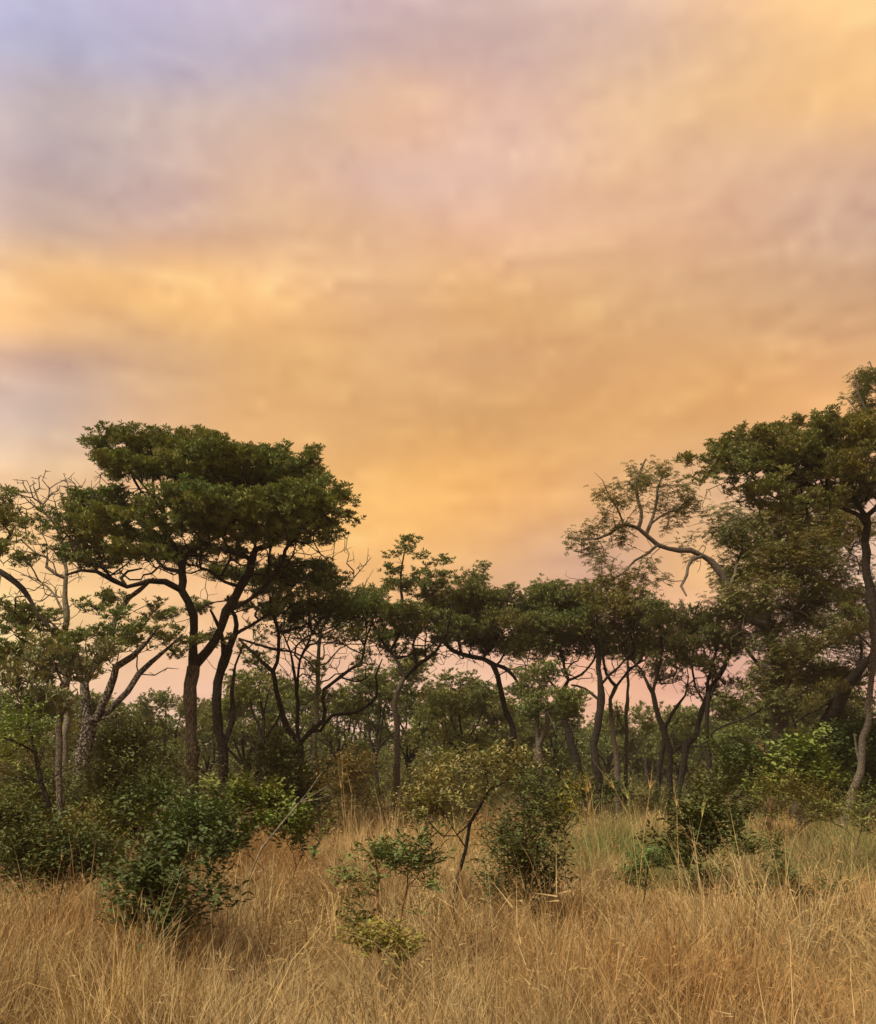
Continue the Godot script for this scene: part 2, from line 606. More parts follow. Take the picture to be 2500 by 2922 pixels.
# One woody plant.
#   name, label, category, depth; trunk: marks of the stem from the soil up; limbs: arrays of marks (an optional last number is how far back or forward the tip reaches)
#   pads: [px, py, half width, half height, dz, how full (1 = usual)]; leaf, tint, size; bark
func plant(d: Dictionary) -> Node3D:
	rng.seed = hash(d.name + d.label)
	var depth: float = d.depth
	var b := Bones.new()
	var runs := []
	var stems: Array = d.get("stems", [d.trunk] if d.has("trunk") else [])
	for st in stems:
		runs.append(["trunk" if d.get("tree", true) else "stem", limb(b, st, depth, 0.0, true)])
	if b.p.is_empty():
		var foot := mark(d.foot, HORIZON + EYE / depth * FOCAL, depth)
		foot.y = ground_at(foot.x, foot.z) - 0.03
		b.add(foot, -1, d.get("stem_radius", 0.02), true)
	var wide := 0.0
	for pad in d.pads: wide = maxf(wide, pad[2] * metres(pad[1], depth))
	var flip := 1.0
	for l in d.get("limbs", []):
		var marks: Array = l.duplicate()
		var reach := flip * rnd(0.3, 1.0) * wide * 0.8
		if not marks[-1] is Array:
			reach = marks.pop_back()
		flip = -flip
		runs.append(["branch", limb(b, marks, depth, reach, false)])
	var origin := b.p[0]
	origin.y = ground_at(origin.x, origin.z)
	var root := thing(d.name, d.label, d.category, origin, d.get("group", ""))
	# where the leaves are
	var spots := PackedVector3Array()
	var full := PackedFloat32Array()
	var unit: float = d.get("unit", 0.34)       # metres between twig ends
	for pad in d.pads:
		var z: float = pad[4] if pad.size() > 4 else rnd(-0.6, 0.6) * wide
		var dens: float = pad[5] if pad.size() > 5 else 1.0
		var mid := mark(pad[0], pad[1], depth + z)
		var mp := metres(pad[1], depth + z)
		# the leaves themselves reach past the twig ends
		var reach: float = 0.12 * d.get("size", 1.0) * (0.0 if not d.get("tree", true) else 1.0)
		var rx: float = maxf(pad[2] * mp - reach, pad[2] * mp * 0.5)
		var ry: float = maxf(pad[3] * mp - reach * 0.8, pad[3] * mp * 0.45)
		mid.y -= reach * 1.6
		var rz: float = clampf(rx * 0.85, ry * 0.8, rx)
		var count := clampi(int(rx * ry * rz * 4.2 / (unit * unit * unit) * 0.50 * dens) + int(rx * rz * 0.75 * dens / (unit * unit)), 3, d.get("most", 170))
		for k in count:
			var q := jitter()
			for tries in 12:
				var g := lumps.get_noise_3d((mid.x + q.x * rx) * 5.0, (mid.y + q.y * ry) * 7.0, (mid.z + q.z * rz) * 5.0)
				if q.length_squared() < 1.0 and g > -0.04: break
				q = jitter()
			if q.length_squared() > 1.1: continue
			if not d.get("tree", true) and d.leaf != "sapling" and rng.randf() < 0.2:      # ragged shoots stand out of a bush
				q = Vector3(q.x, absf(q.y) + 0.25, q.z) * rnd(1.15, 1.7)
			spots.append(mid + Vector3(q.x * rx, q.y * ry, q.z * rz))
			full.append(1.0)
		for k in int(count * d.get("bare", 1.1)):       # dead twigs hang below the leaves
			var a := rnd(0, TAU)
			var f := sqrt(rng.randf())
			spots.append(mid + Vector3(cos(a) * rx * f, -ry * rnd(0.2, 3.2), sin(a) * rz * f))
			full.append(0.0)
	for run in runs:              # snags and stray twigs along the limbs
		var ids: PackedInt32Array = run[1]
		for k in int(ids.size() * d.get("snags", 0.30)):
			var at := b.p[ids[rng.randi_range(ids.size() / 3, ids.size() - 1)]]
			if at.y < 1.2 and d.get("tree", true): continue
			spots.append(at + Vector3(rnd(-1, 1), rnd(-0.3, 0.9), rnd(-1, 1)) * rnd(0.2, 0.9) * clampf(depth / 26.0, 0.3, 1.3))
			full.append(0.0)
	# nearest first
	var order := []
	for k in spots.size(): order.append([spots[k].distance_squared_to(b.p[b.nearest(spots[k])]), k])
	order.sort_custom(func(x, y): return x[0] < y[0])
	var thin: float = d.get("thin", 0.0105)
	var ends := PackedInt32Array()
	for o in order:
		var e := grow(b, spots[o[1]], thin, d.get("balance", 0.18), d.get("seg", 0.3))
		if full[o[1]] > 0.5: ends.append(e)
	thicken(b, thin)
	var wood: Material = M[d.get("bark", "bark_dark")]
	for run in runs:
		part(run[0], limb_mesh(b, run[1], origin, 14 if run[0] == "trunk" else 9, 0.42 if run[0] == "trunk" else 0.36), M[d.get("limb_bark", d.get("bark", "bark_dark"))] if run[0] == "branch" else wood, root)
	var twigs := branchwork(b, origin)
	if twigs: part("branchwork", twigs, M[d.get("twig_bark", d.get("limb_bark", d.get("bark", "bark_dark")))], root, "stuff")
	# leaves
	if d.has("leaf"):
		var shapes: Array = leaf_shapes[d.leaf]
		var where: Array[Transform3D] = []
		var tint := PackedColorArray()
		var base: Color = d.tint
		base = Color(base.r * rnd(0.92, 1.08), base.g * rnd(0.94, 1.06), base.b)
		var size: float = d.get("size", 1.0)
		var per: float = d.get("per", 2.0)
		for e in ends:
			var n := int(per) + (1 if rng.randf() < per - int(per) else 0)
			for k in n:
				var at := b.p[e]
				if k > 0:
					at += Vector3(rnd(-1, 1), rnd(-0.4, 0.6), rnd(-1, 1)) * unit * 0.8
				var hue := patches.get_noise_3d(at.x * 9.0, at.y * 9.0, at.z * 9.0) * 0.25 + rnd(-0.08, 0.08)
				var lum := 1.0 + rnd(-0.16, 0.16)
				where.append(Transform3D(turned(rnd(0, TAU), rnd(0, 0.45), rnd(0, TAU), size * rnd(0.8, 1.2)), at - origin))
				tint.append(Color(base.r * lum * (1.0 + hue), base.g * lum, base.b * lum * (1.0 - hue)))
		scatter("crown" if d.get("tree", true) else "foliage", shapes[rng.randi() % shapes.size()], M.leaf, where, tint, root)
	return root


# ---------------------------------------------------------------- grass
func swathe_shape(radius: float, tufts: int, blades: int, height: float, width: float, sigma: float) -> ArrayMesh:
	var v := PackedVector3Array()
	var c := PackedColorArray()
	for t in tufts:
		var a := rnd(0, TAU)
		var mid := Vector3(cos(a), 0, sin(a)) * radius * sqrt(rng.randf())
		# most lean the way the swathe was combed (along x), some not
		var way := rng.randfn(0.0, 0.8) if rng.randf() < 0.6 else rnd(0, TAU)
		var lie := clampf(absf(rng.randfn(0.42, 0.42)), 0.0, 1.5)
		var tall := height * clampf(rng.randfn(0.8, 0.25), 0.3, 1.5)
		var shade := rnd(0.55, 1.25)
		var hue := rng.randf()
		var tint := Color(1, 1, 1)
		if hue < 0.25: tint = Color(1.12, 1.22, 1.5)
		elif hue < 0.45: tint = Color(0.86, 0.70, 0.58)
		elif hue < 0.60: tint = Color(0.55, 0.52, 0.52)
		for k in blades:
			var p := mid + Vector3(rng.randfn(0.0, sigma), 0, rng.randfn(0.0, sigma))
			var out := way + rng.randfn(0.0, 0.55)
			if rng.randf() < 0.2: out = rnd(0, TAU)
			var flow := Vector3(cos(out), 0, sin(out))
			if rng.randf() < 0.45:           # fountains out of its tussock
				flow = Vector3(p.x - mid.x, 0, p.z - mid.z).normalized()
			var d := (Vector3.UP + flow * lie * rnd(0.2, 1.3) + jitter() * 0.12).normalized()
			var h := tall * rnd(0.5, 1.25)
			var w := width * rnd(0.55, 1.3)
			var curl := rnd(0.15, 1.1) + (rnd(0.5, 1.6) if rng.randf() < 0.28 else 0.0)
			var tone := shade * rnd(0.55, 1.5)
			if rng.randf() < 0.11:
				tone = rnd(1.25, 1.9)
				w *= 1.3
			var col := Color(tone * tint.r, tone * tint.g, tone * tint.b)
			var f := rnd(0, TAU)
			var side := Vector3(cos(f), rnd(-0.3, 0.3), sin(f))
			side = (side - d * side.dot(d)).normalized()
			var seg := 4
			for j in seg:
				var q := p + d * h / seg
				if q.y < 0.015: q.y = 0.015
				var w1 := w * (1.0 - 0.8 * (j + 1.0) / seg)
				var w0 := w * (1.0 - 0.8 * float(j) / seg)
				if j < seg - 1:
					v.append_array([p - side * w0 * 0.5, q - side * w1 * 0.5, p + side * w0 * 0.5, p + side * w0 * 0.5, q - side * w1 * 0.5, q + side * w1 * 0.5])
					for n in 6: c.append(col)
				else:
					v.append_array([p - side * w0 * 0.5, q, p + side * w0 * 0.5])
					for n in 3: c.append(col)
				p = q
				d = (d + flow * curl / seg + Vector3(0, -curl / seg * 0.75, 0) + jitter() * 0.10).normalized()
			if rng.randf() < 0.10:         # a loose seed head
				for j in 5:
					var e := (d + jitter() * 0.8).normalized() * rnd(0.03, 0.09)
					var o := p - d * rnd(0.0, 0.14)
					var s := e.cross(Vector3(0.3, 0.5, 0.8)).normalized() * width * 0.3
					v.append_array([o - s, o + e, o + s])
					for n in 3: c.append(Color(1.15, 1.15, 1.2))
	return flat_mesh(v, c)

func grass_tint(x: float, z: float) -> Color:
	var a := patches.get_noise_2d(x * 3.0, z * 3.0)
	var e := patches.get_noise_2d(x * 9.0 + 70.0, z * 9.0)
	var gold := Color(0.395, 0.285, 0.126)
	var pale := Color(0.425, 0.335, 0.175)
	var rust := Color(0.30, 0.175, 0.066)
	var c := gold.lerp(pale, clampf(0.35 + e * 1.6, 0, 1)).lerp(rust, clampf(a * 2.2 + 0.12, 0, 0.85))
	# greener towards the trees on the right
	var depth := -z
	var green := smoothstep(12.0, 17.0, depth) * smoothstep(0.02, 0.22, x / depth + 0.25 * patches.get_noise_2d(x * 4.0, z * 4.0 + 9.0))
	green = maxf(green, smoothstep(28.0, 40.0, depth) * 0.55)
	return Color(0.185, 0.195, 0.070) if rng.randf() < green * 0.62 else c

func make_grass() -> void:
	rng.seed = 4242
	var root := thing("dry_grass", "tall dry golden grass covering the whole clearing", "grass")
	root.set_meta("kind", "stuff")
	# nearest, size of a swathe, tufts, blades in each, height, width, spread; from, to, spacing
	var bands := [[5, 0.5, 24, 32, 0.66, 0.0060, 0.050, 1.7, 9.5, 0.56], [4, 0.8, 32, 28, 0.70, 0.0098, 0.070, 9.2, 22.0, 0.88], [3, 1.6, 60, 16, 0.66, 0.021, 0.16, 21.5, 48.0, 1.8], [2, 3.0, 60, 16, 0.8, 0.040, 0.3, 47.0, 95.0, 3.6]]
	for band in bands:
		var shapes := []
		var where := []
		var tint := []
		for s in band[0]:
			shapes.append(swathe_shape(band[1], band[2], band[3], band[4], band[5], band[6]))
			var t: Array[Transform3D] = []
			where.append(t)
			tint.append(PackedColorArray())
		var step: float = band[9]
		var z := -float(band[7])
		while z > -band[8]:
			var x := z * 0.72
			while x < -z * 0.72:
				var at := Vector3(x + rnd(-0.45, 0.45) * step, 0, z + rnd(-0.45, 0.45) * step)
				at.y = ground_at(at.x, at.z) - 0.01
				var low := patches.get_noise_2d(at.x * 5.0, at.z * 5.0 - 50.0)
				var flat := patches.get_noise_2d(at.x * 12.0 - 40.0, at.z * 12.0)
				var size := rnd(0.75, 1.3) * (1.0 + low * 1.1) * (0.55 if flat < -0.18 else 1.0)
				var n := rng.randi() % shapes.size()
				# the wind has combed it in swathes
				var comb := patches.get_noise_2d(at.x * 2.6, at.z * 2.6 + 200.0) * 6.0 + rnd(-0.9, 0.9)
				where[n].append(Transform3D(Basis(Vector3.UP, comb).scaled(Vector3(1.0, clampf(size, 0.35, 1.75), 1.0)), at))
				var c := grass_tint(at.x, at.z)
				var l := rnd(0.85, 1.15)
				tint[n].append(Color(c.r * l, c.g * l, c.b * l))
				x += step
			z -= step
		for n in shapes.size():
			scatter("tufts", shapes[n], M.straw, where[n], tint[n], root)

# single tall stalks that stand above the rest
func stalk(called: String, label: String, marks: Array, depth: float, width: float, col: Color) -> void:
	var b := Bones.new()
	var ids := limb(b, marks, depth, 0.0, true)
	var v := PackedVector3Array()
	var c := PackedColorArray()
	var origin := b.p[0]
	for k in ids.size() - 1:
		var p := b.p[ids[k]] - origin
		var q := b.p[ids[k + 1]] - origin
		twig_bit(v, c, p, q + (q - p) * 0.4, width * (1.0 - 0.6 * float(k) / ids.size()), col)
		if k > ids.size() * 0.7:
			for j in 5:
				var f := ((q - p).normalized() + jitter() * 0.35).normalized() * rnd(0.06, 0.16)
				twig_bit(v, c, p, p + f, width * 0.6, col * 1.1)
	var o := part(numbered(called), flat_mesh(v, c), M.straw, self)
	o.position = origin
	tag(o, label, "grass stalk", "tall grass stalks")


# ---------------------------------------------------------------- far things
const SCRUB := Color(0.165, 0.155, 0.066)

func far_wood() -> void:
	rng.seed = 909
	var root := thing("distant_woodland", "dim distant woodland closing the view behind the trees", "woodland")
	root.set_meta("kind", "stuff")
	var where: Array[Transform3D] = []
	var tint := PackedColorArray()
	var stems: Array[Transform3D] = []
	var stem_tint := PackedColorArray()
	for k in 430:
		var depth := rnd(70.0, 230.0)
		var x := depth * rnd(-0.78, 0.78)
		var h := rnd(4.5, 8.5)
		var w := rnd(2.2, 4.6)
		var t := rnd(0.75, 1.25)
		var c := Color(MIOMBO.r * t, MIOMBO.g * t, MIOMBO.b * t)
		for j in 34:
			var q := Vector3(rnd(-1, 1), 0, rnd(-1, 1))
			if q.length() > 1.0: q *= 0.6
			var layer := rng.randi() % 3
			var y := h * (1.0 - 0.2 * layer) - q.length_squared() * h * 0.22 + rnd(-0.3, 0.3)
			where.append(Transform3D(turned(rnd(0, TAU), rnd(0, 0.4), rnd(0, TAU), rnd(1.4, 2.6)), Vector3(x + q.x * w, y, -depth + q.z * w)))
			tint.append(c * rnd(0.8, 1.2))
		stems.append(Transform3D(Basis(Vector3(0, 0, 1), rnd(-0.15, 0.15)).scaled(Vector3(rnd(0.12, 0.22), h * 0.85, rnd(0.12, 0.22))), Vector3(x, h * 0.4, -depth)))
		stem_tint.append(Color(0.085, 0.068, 0.050))
	for k in 2600:                # bushes under them
		var depth := rnd(60.0, 230.0)
		var x := depth * rnd(-0.78, 0.78)
		var t := rnd(0.6, 1.2)
		where.append(Transform3D(turned(rnd(0, TAU), rnd(0, 0.6), rnd(0, TAU), rnd(1.4, 3.2)), Vector3(x, rnd(0.2, 2.6), -depth)))
		tint.append(Color(SCRUB.r * t, SCRUB.g * t, SCRUB.b * t))
	scatter("foliage", leaf_shapes.far[0], M.leaf, where, tint, root)
	var cyl := CylinderMesh.new()
	cyl.top_radius = 0.6
	cyl.bottom_radius = 1.0
	cyl.height = 1.0
	cyl.radial_segments = 7
	cyl.rings = 1
	scatter("stems", cyl, M.leaf, stems, stem_tint, root)

func undergrowth() -> void:
	rng.seed = 311
	var root := thing("undergrowth", "tangled low olive scrub filling the ground under the trees", "undergrowth")
	root.set_meta("kind", "stuff")
	var where: Array[Transform3D] = []
	var tint := PackedColorArray()
	for k in 1300:
		var depth := sqrt(lerpf(25.0 * 25.0, 78.0 * 78.0, rng.randf()))
		var x := depth * rnd(-0.7, 0.7)
		if patches.get_noise_2d(x * 2.0, depth * 2.0 + 500.0) < -0.16: continue
		var t := rnd(0.65, 1.25)
		var green := rng.randf()
		var c := SCRUB.lerp(MIOMBO, green)
		if depth < 40.0 and x / depth > 0.02: continue
		var h := rnd(0.5, 2.0)
		var w := rnd(0.3, 0.9)
		for j in 9:
			where.append(Transform3D(turned(rnd(0, TAU), rnd(0, 0.7), rnd(0, TAU), rnd(1.3, 2.6)), Vector3(x + rnd(-w, w), h * rnd(0.12, 1.0), -depth + rnd(-w, w))))
			tint.append(Color(c.r * t, c.g * t, c.b * t) * rnd(0.8, 1.2))
	scatter("foliage", leaf_shapes.small[0], M.leaf, where, tint, root)

# a tree of the belt behind: stem, forks and tiers of foliage
func back_tree(label: String, px: float, depth: float, top: float, half: float, lean := 0.0) -> void:
	rng.seed = hash(label)
	half *= 1.2
	var soil := HORIZON + EYE / depth * FOCAL
	var fork := lerpf(soil, top, rnd(0.26, 0.36))
	var w := 15.0 * 45.0 / depth * rnd(0.8, 1.25)
	var trunk := [[px, soil - 15.0, w], [px + lean * 0.4 + rnd(-6, 6), lerpf(soil, fork, 0.55), w * 0.9], [px + lean + rnd(-8, 8), fork, w * 0.85]]
	var limbs := []
	var pads := []
	var n := 5
	var tall := fork - top
	var wide := half * depth / FOCAL
	for k in n:
		var t := (k + 0.5) / n * 2.0 - 1.0
		var x := px + lean + t * half * 0.8 + rnd(-12, 12)
		var y := lerpf(top, fork, 0.25 + 0.35 * absf(t)) + rnd(-15, 15)
		limbs.append([[px + lean, fork, w * 0.7], [lerpf(px + lean, x, 0.3) + rnd(-12, 12), lerpf(fork, y, 0.35) + rnd(-8, 8), w * 0.5], [lerpf(px + lean, x, 0.75) + rnd(-10, 10), lerpf(fork, y, 0.65), w * 0.36], [x, y, w * 0.22]])
		pads.append([x, y - rnd(5, 20), half * rnd(0.36, 0.5), tall * rnd(0.10, 0.16), rnd(-0.5, 0.5) * wide, 1.2])
	for k in 9:
		var f := rnd(0.08, 0.85)
		var room := sqrt(f) * 0.75 if f < 0.6 else 0.65
		pads.append([px + lean + rnd(-1.0, 1.0) * half * room, top + tall * f, half * rnd(0.34, 0.5), tall * rnd(0.08, 0.13), rnd(-0.8, 0.8) * wide, 1.15])
	plant({"name": "miombo_tree", "label": label, "category": "tree", "group": "trees of the belt behind", "depth": depth, "trunk": trunk, "limbs": limbs, "pads": pads,
		"leaf": "far", "tint": MIOMBO, "unit": 0.60, "per": 2.4, "thin": 0.011, "bare": 0.5, "seg": 0.4, "bark": "bark_dark", "most": 44})


# ---------------------------------------------------------------- the place
func _ready() -> void:
	# --- camera
	var pitch := atan((HORIZON - 1461.0) / FOCAL)
	cs = cos(pitch)
	sn = sin(pitch)
	var cam := Camera3D.new()
	cam.name = "camera"
	cam.fov = rad_to_deg(2.0 * atan(1461.0 / FOCAL))
	cam.near = 0.05
	cam.far = 3000.0
	add_child(cam)
	cam.position = Vector3(0, EYE, 0)
	cam.rotation = Vector3(pitch, 0, 0)
	cam.current = true
	lumps.seed = 3
	lumps.frequency = 0.25
	lumps.fractal_octaves = 3
	patches.seed = 8
	patches.frequency = 0.05
	patches.fractal_octaves = 3

	# --- sky, exposure
	rng.seed = 1
	var sky := Sky.new()
	var air := PanoramaSkyMaterial.new()
	air.panorama = make_sky()
	sky.sky_material = air
	var env := Environment.new()
	env.background_mode = Environment.BG_SKY
	env.sky = sky
	env.background_energy_multiplier = 0.24
	env.tonemap_mode = Environment.TONE_MAPPER_LINEAR
	env.tonemap_exposure = 1.0 / 0.24
	env.fog_enabled = true
	env.fog_density = 0.0004
	env.fog_light_color = Color(1.0, 0.93, 0.86)
	env.sdfgi_enabled = true
	env.ssao_enabled = true
	env.ssil_enabled = true
	var we := WorldEnvironment.new()
	we.name = "environment"
	we.environment = env
	add_child(we)

	# --- the low veiled sun, behind the camera's left shoulder
	var sun := DirectionalLight3D.new()
	sun.name = "sun"
	sun.light_color = Color(1.0, 0.94, 0.83)
	sun.light_energy = 0.5
	sun.light_angular_distance = 16.0
	sun.shadow_enabled = true
	add_child(sun)
	sun.look_at_from_position(Vector3(-4.5, 7.5, 5.0), Vector3.ZERO)

	make_materials()
	make_leaves()

	# --- ground
	var s := Shape.new()
	var cells := 90
	for iz in cells + 1:
		for ix in cells + 1:
			var u := float(ix) / cells * 2.0 - 1.0
			var t := float(iz) / cells * 2.0 - 1.0
			var x := signf(u) * pow(absf(u), 2.2) * 900.0
			var z := signf(t) * pow(absf(t), 2.2) * 900.0
			s.v.append(Vector3(x, ground_at(x, z), z))
			s.n.append(Vector3.UP)
	for iz in cells:
		for ix in cells:
			var a := iz * (cells + 1) + ix
			s.i.append_array([a, a + 1, a + cells + 1, a + 1, a + cells + 2, a + cells + 1])
	var g := part("ground", s.mesh(), M.soil, self)
	g.set_meta("kind", "structure")

	trees()
	belt()
	shrubs()
	make_grass()
	stalks()
	undergrowth()
	far_wood()


# ---------------------------------------------------------------- trees one can tell apart
# one leaf colour for each kind of tree
const MIOMBO := Color(0.196, 0.214, 0.074)
const FEATHERY := Color(0.188, 0.202, 0.074)
const SILVER := Color(0.205, 0.215, 0.125)

func trees() -> void:
	# the big flat-topped tree left of the middle
	plant({"name": "miombo_tree", "label": "largest flat-topped tree, straight furrowed trunk forking under a wide dark crown", "category": "tree", "depth": 26.0, "bark": "bark_furrowed", "limb_bark": "bark_dark",
		"trunk": [[548,2345,42], [548,2240,38], [549,2150,34], [548,2060,33], [548,1990,35], [551,1900,40]],
		"limbs": [
			[[551,1905,30], [550,1835,26], [552,1757,26], [536,1715,25], [523,1685,24], [516,1631,22], [527,1595,18], [545,1570,14], [577,1552,12], [640,1527,9], 0.6],
			[[551,1905,30], [592,1858,27], [628,1797,26], [643,1743,26], [690,1675,25], [719,1600,25], [730,1568,20], [759,1555,18], [798,1526,16], [816,1498,13], [840,1440,8], -0.4],
			[[512,1672,20], [470,1660,18], [426,1656,17], [361,1674,15], [325,1656,14], [274,1631,11], [235,1628,10], [190,1640,7], -1.6],
			[[361,1672,12], [345,1650,9], [365,1630,8], [405,1622,5], 0.5],
			[[325,1656,9], [300,1628,7], [272,1608,4], -2.4],
			[[509,1628,12], [470,1622,10], [449,1599,9], [430,1570,7], [390,1530,5], 1.8],
			[[520,1620,14], [500,1560,13], [469,1505,13], [464,1433,12], [440,1411,9], [437,1345,7], [420,1300,4], 1.0],
			[[464,1433,10], [498,1404,8], [502,1360,7], [520,1300,4], 1.8],
			[[719,1600,16], [690,1582,14], [654,1573,12], [600,1555,10], [560,1520,7], [540,1440,5], 2.4],
			[[643,1743,16], [676,1732,14], [708,1714,13], [744,1685,13], [780,1645,12], [809,1606,12], [813,1570,10], [832,1540,8], [870,1500,6], 2.0],
			[[765,1660,9], [768,1610,8], [772,1563,6], [790,1500,4], 2.8],
			[[800,1525,9], [860,1500,8], [930,1470,7], [985,1440,4], -1.0],
			[[745,1560,9], [720,1480,8], [700,1400,6], [690,1340,4], -1.8],
			[[690,1675,10], [640,1660,9], [600,1628,8], [560,1615,6], [500,1600,4], -2.2]],
		"pads": [[470,1275,215,62,0.5,1.15], [380,1310,130,45,-1.5], [600,1300,150,55,-1.0,1.1], [540,1255,110,45,2.2], [760,1335,190,62,0.2,1.1], [880,1290,50,40,-0.5,0.9], [895,1262,22,22,-0.5,0.8],
			[700,1310,140,50,2.5], [900,1400,115,70,-1.0,1.1], [960,1440,75,70,0.8,1.0], [820,1420,140,70,-2.5,1.1], [300,1420,130,40,1.0,1.1], [210,1470,100,55,-0.5,1.1], [340,1480,150,50,-2.2,1.1],
			[560,1430,170,70,-2.4,1.1], [640,1400,160,70,1.6], [700,1480,190,55,-1.6,1.1], [860,1500,120,40,1.6,0.9], [960,1500,50,40,-1.0,0.8], [480,1545,140,40,1.2,0.8], [250,1560,120,42,1.0,0.9], [170,1560,70,35,-1.2,0.8], [400,1560,120,35,-2.5,0.8], [620,1560,100,35,2.6,0.7]],
		"leaf": "lance", "tint": MIOMBO, "per": 2.2, "unit": 0.33, "most": 170, "size": 1.0})

	# the dark trunk beside it
	plant({"name": "miombo_tree", "label": "black-barked tree with a twin lower stem, close beside the largest tree", "category": "tree", "depth": 29.0, "bark": "bark_dark",
		"trunk": [[632,2320,28], [640,2183,26], [632,2111,26], [622,2057,25], [622,1948,26], [636,1894,26], [647,1851,24]],
		"limbs": [
			[[647,1851,20], [672,1811,17], [671,1757,14], [655,1735,12], [650,1700,8], 0.5],
			[[640,1880,14], [637,1822,13], [620,1780,10], [600,1740,7], -1.6],
			[[640,2130,18], [659,2057,16], [663,2003,13], [665,1945,11], [672,1900,8], [690,1850,5], 1.2],
			[[672,1811,10], [740,1770,9], [800,1720,8], [850,1660,6], 1.6]],
		"pads": [[850,1620,140,50,2.0,1.0], [930,1650,80,35,1.0,0.9], [760,1650,90,45,3.0,0.9], [690,1700,60,28,1.0,0.5], [620,1800,70,35,-1.0,0.6], [700,1860,60,30,1.0,0.5], [850,1680,100,26,-0.5,0.7], [650,1625,90,32,3.0,0.9], [570,1720,70,30,2.0,0.8], [480,1745,60,28,2.5,0.8], [760,1720,70,22,-1.0,0.45]],
		"leaf": "lance", "tint": MIOMBO, "per": 2.3})

	# the open many-stemmed tree
	plant({"name": "miombo_tree", "label": "slender tree whose thin black stems fan out like a candelabra from a short bole", "category": "tree", "depth": 31.0, "bark": "bark_dark",
		"trunk": [[856,2300,18], [857,2200,17], [858,2118,19]],
		"limbs": [
			[[858,2120,16], [820,2082,17], [795,2003,16], [777,1916,15], [752,1891,11], [708,1851,9], [680,1822,6], 1.0],
			[[777,1920,11], [791,1887,11], [795,1804,10], [780,1760,8], [770,1700,5], -0.8],
			[[858,2118,12], [847,2080,11], [849,2003,10], [838,1912,8], [830,1860,6], [800,1790,4], 1.6],
			[[849,1980,8], [856,1884,7], [874,1847,7], [889,1804,6], [880,1740,4], -1.4],
			[[858,2118,13], [888,2085,13], [921,2057,12], [925,1967,10], [946,1952,10], [997,1912,9], [1030,1891,8], [1040,1840,7], [1058,1790,5], 1.4],
			[[880,2100,10], [914,2085,11], [947,2042,10], [1015,2032,9], [1076,1988,8], [1073,1930,6], [1090,1880,4], -1.8],
			[[680,1845,6], [752,1844,7], [795,1855,7], [840,1862,6], [880,1885,5], [910,1925,4], 0.0],
			[[985,1975,5], [1020,1945,5], [1050,1930,4], -1.2],
			[[795,1804,7], [860,1790,6], [900,1760,5], [960,1740,4], 1.2]],
		"pads": [[830,1730,120,40,0.8,0.8], [960,1720,120,40,0.0,1.1], [1030,1700,90,35,1.5,1.1], [880,1770,90,30,2.0,0.35], [1000,1780,80,28,2.2,0.45], [780,1770,70,30,2.2,0.35], [905,1890,45,30,-0.5,0.9], [990,1805,40,22,-0.6,0.8], [1010,1890,50,30,-1.0,0.6], [760,1800,70,30,1.0,0.35], [900,1800,90,50,0.5,0.25], [1060,1830,60,50,0.5,0.3], [920,1975,30,25,0.5,0.5]],
		"leaf": "lance", "tint": MIOMBO, "per": 2.2, "thin": 0.012, "bare": 2.6})

	# centre tree with the small pointed top
	plant({"name": "miombo_tree", "label": "tree in the middle with a small leafy spire on its crown", "category": "tree", "depth": 36.0, "bark": "bark_grey", "limb_bark": "bark_dark",
		"trunk": [[1127,2310,20], [1132,2219,18], [1134,2111,17], [1129,2003,15], [1141,1959,15], [1152,1934,15]],
		"limbs": [
			[[1152,1936,12], [1138,1894,10], [1113,1858,9], [1080,1815,7], [1060,1760,5], 1.2],
			[[1152,1936,12], [1192,1898,11], [1240,1862,9], [1275,1800,7], [1290,1740,5], -1.4],
			[[1113,1858,8], [1140,1810,8], [1150,1750,7], [1145,1680,7], [1148,1610,5], [1160,1560,4], 0.2],
			[[1192,1898,8], [1180,1840,7], [1200,1780,6], [1230,1700,5], 1.8]],
		"pads": [[1170,1530,28,18,0.2,1.0], [1155,1570,50,25,0.2,1.0], [1125,1600,35,20,0.0,0.9], [1240,1590,45,28,0.8,1.0], [1100,1665,60,32,-0.5,1.0], [1190,1660,75,40,1.0,1.1], [1255,1640,60,35,-0.8,1.1], [1060,1740,85,45,0.5,1.1], [1170,1740,110,45,-1.5,1.1], [1270,1720,90,50,1.5,1.1], [1000,1760,60,30,1.0,0.9], [1120,1790,90,32,1.5,0.9], [1090,1850,60,28,1.5,0.8], [1220,1790,90,35,2.0,0.9], [1290,1780,90,40,0.0,0.9], [1200,1850,70,28,2.4,0.8]],
		"leaf": "lance", "tint": MIOMBO, "per": 2.4, "unit": 0.4, "size": 1.15, "thin": 0.0135})

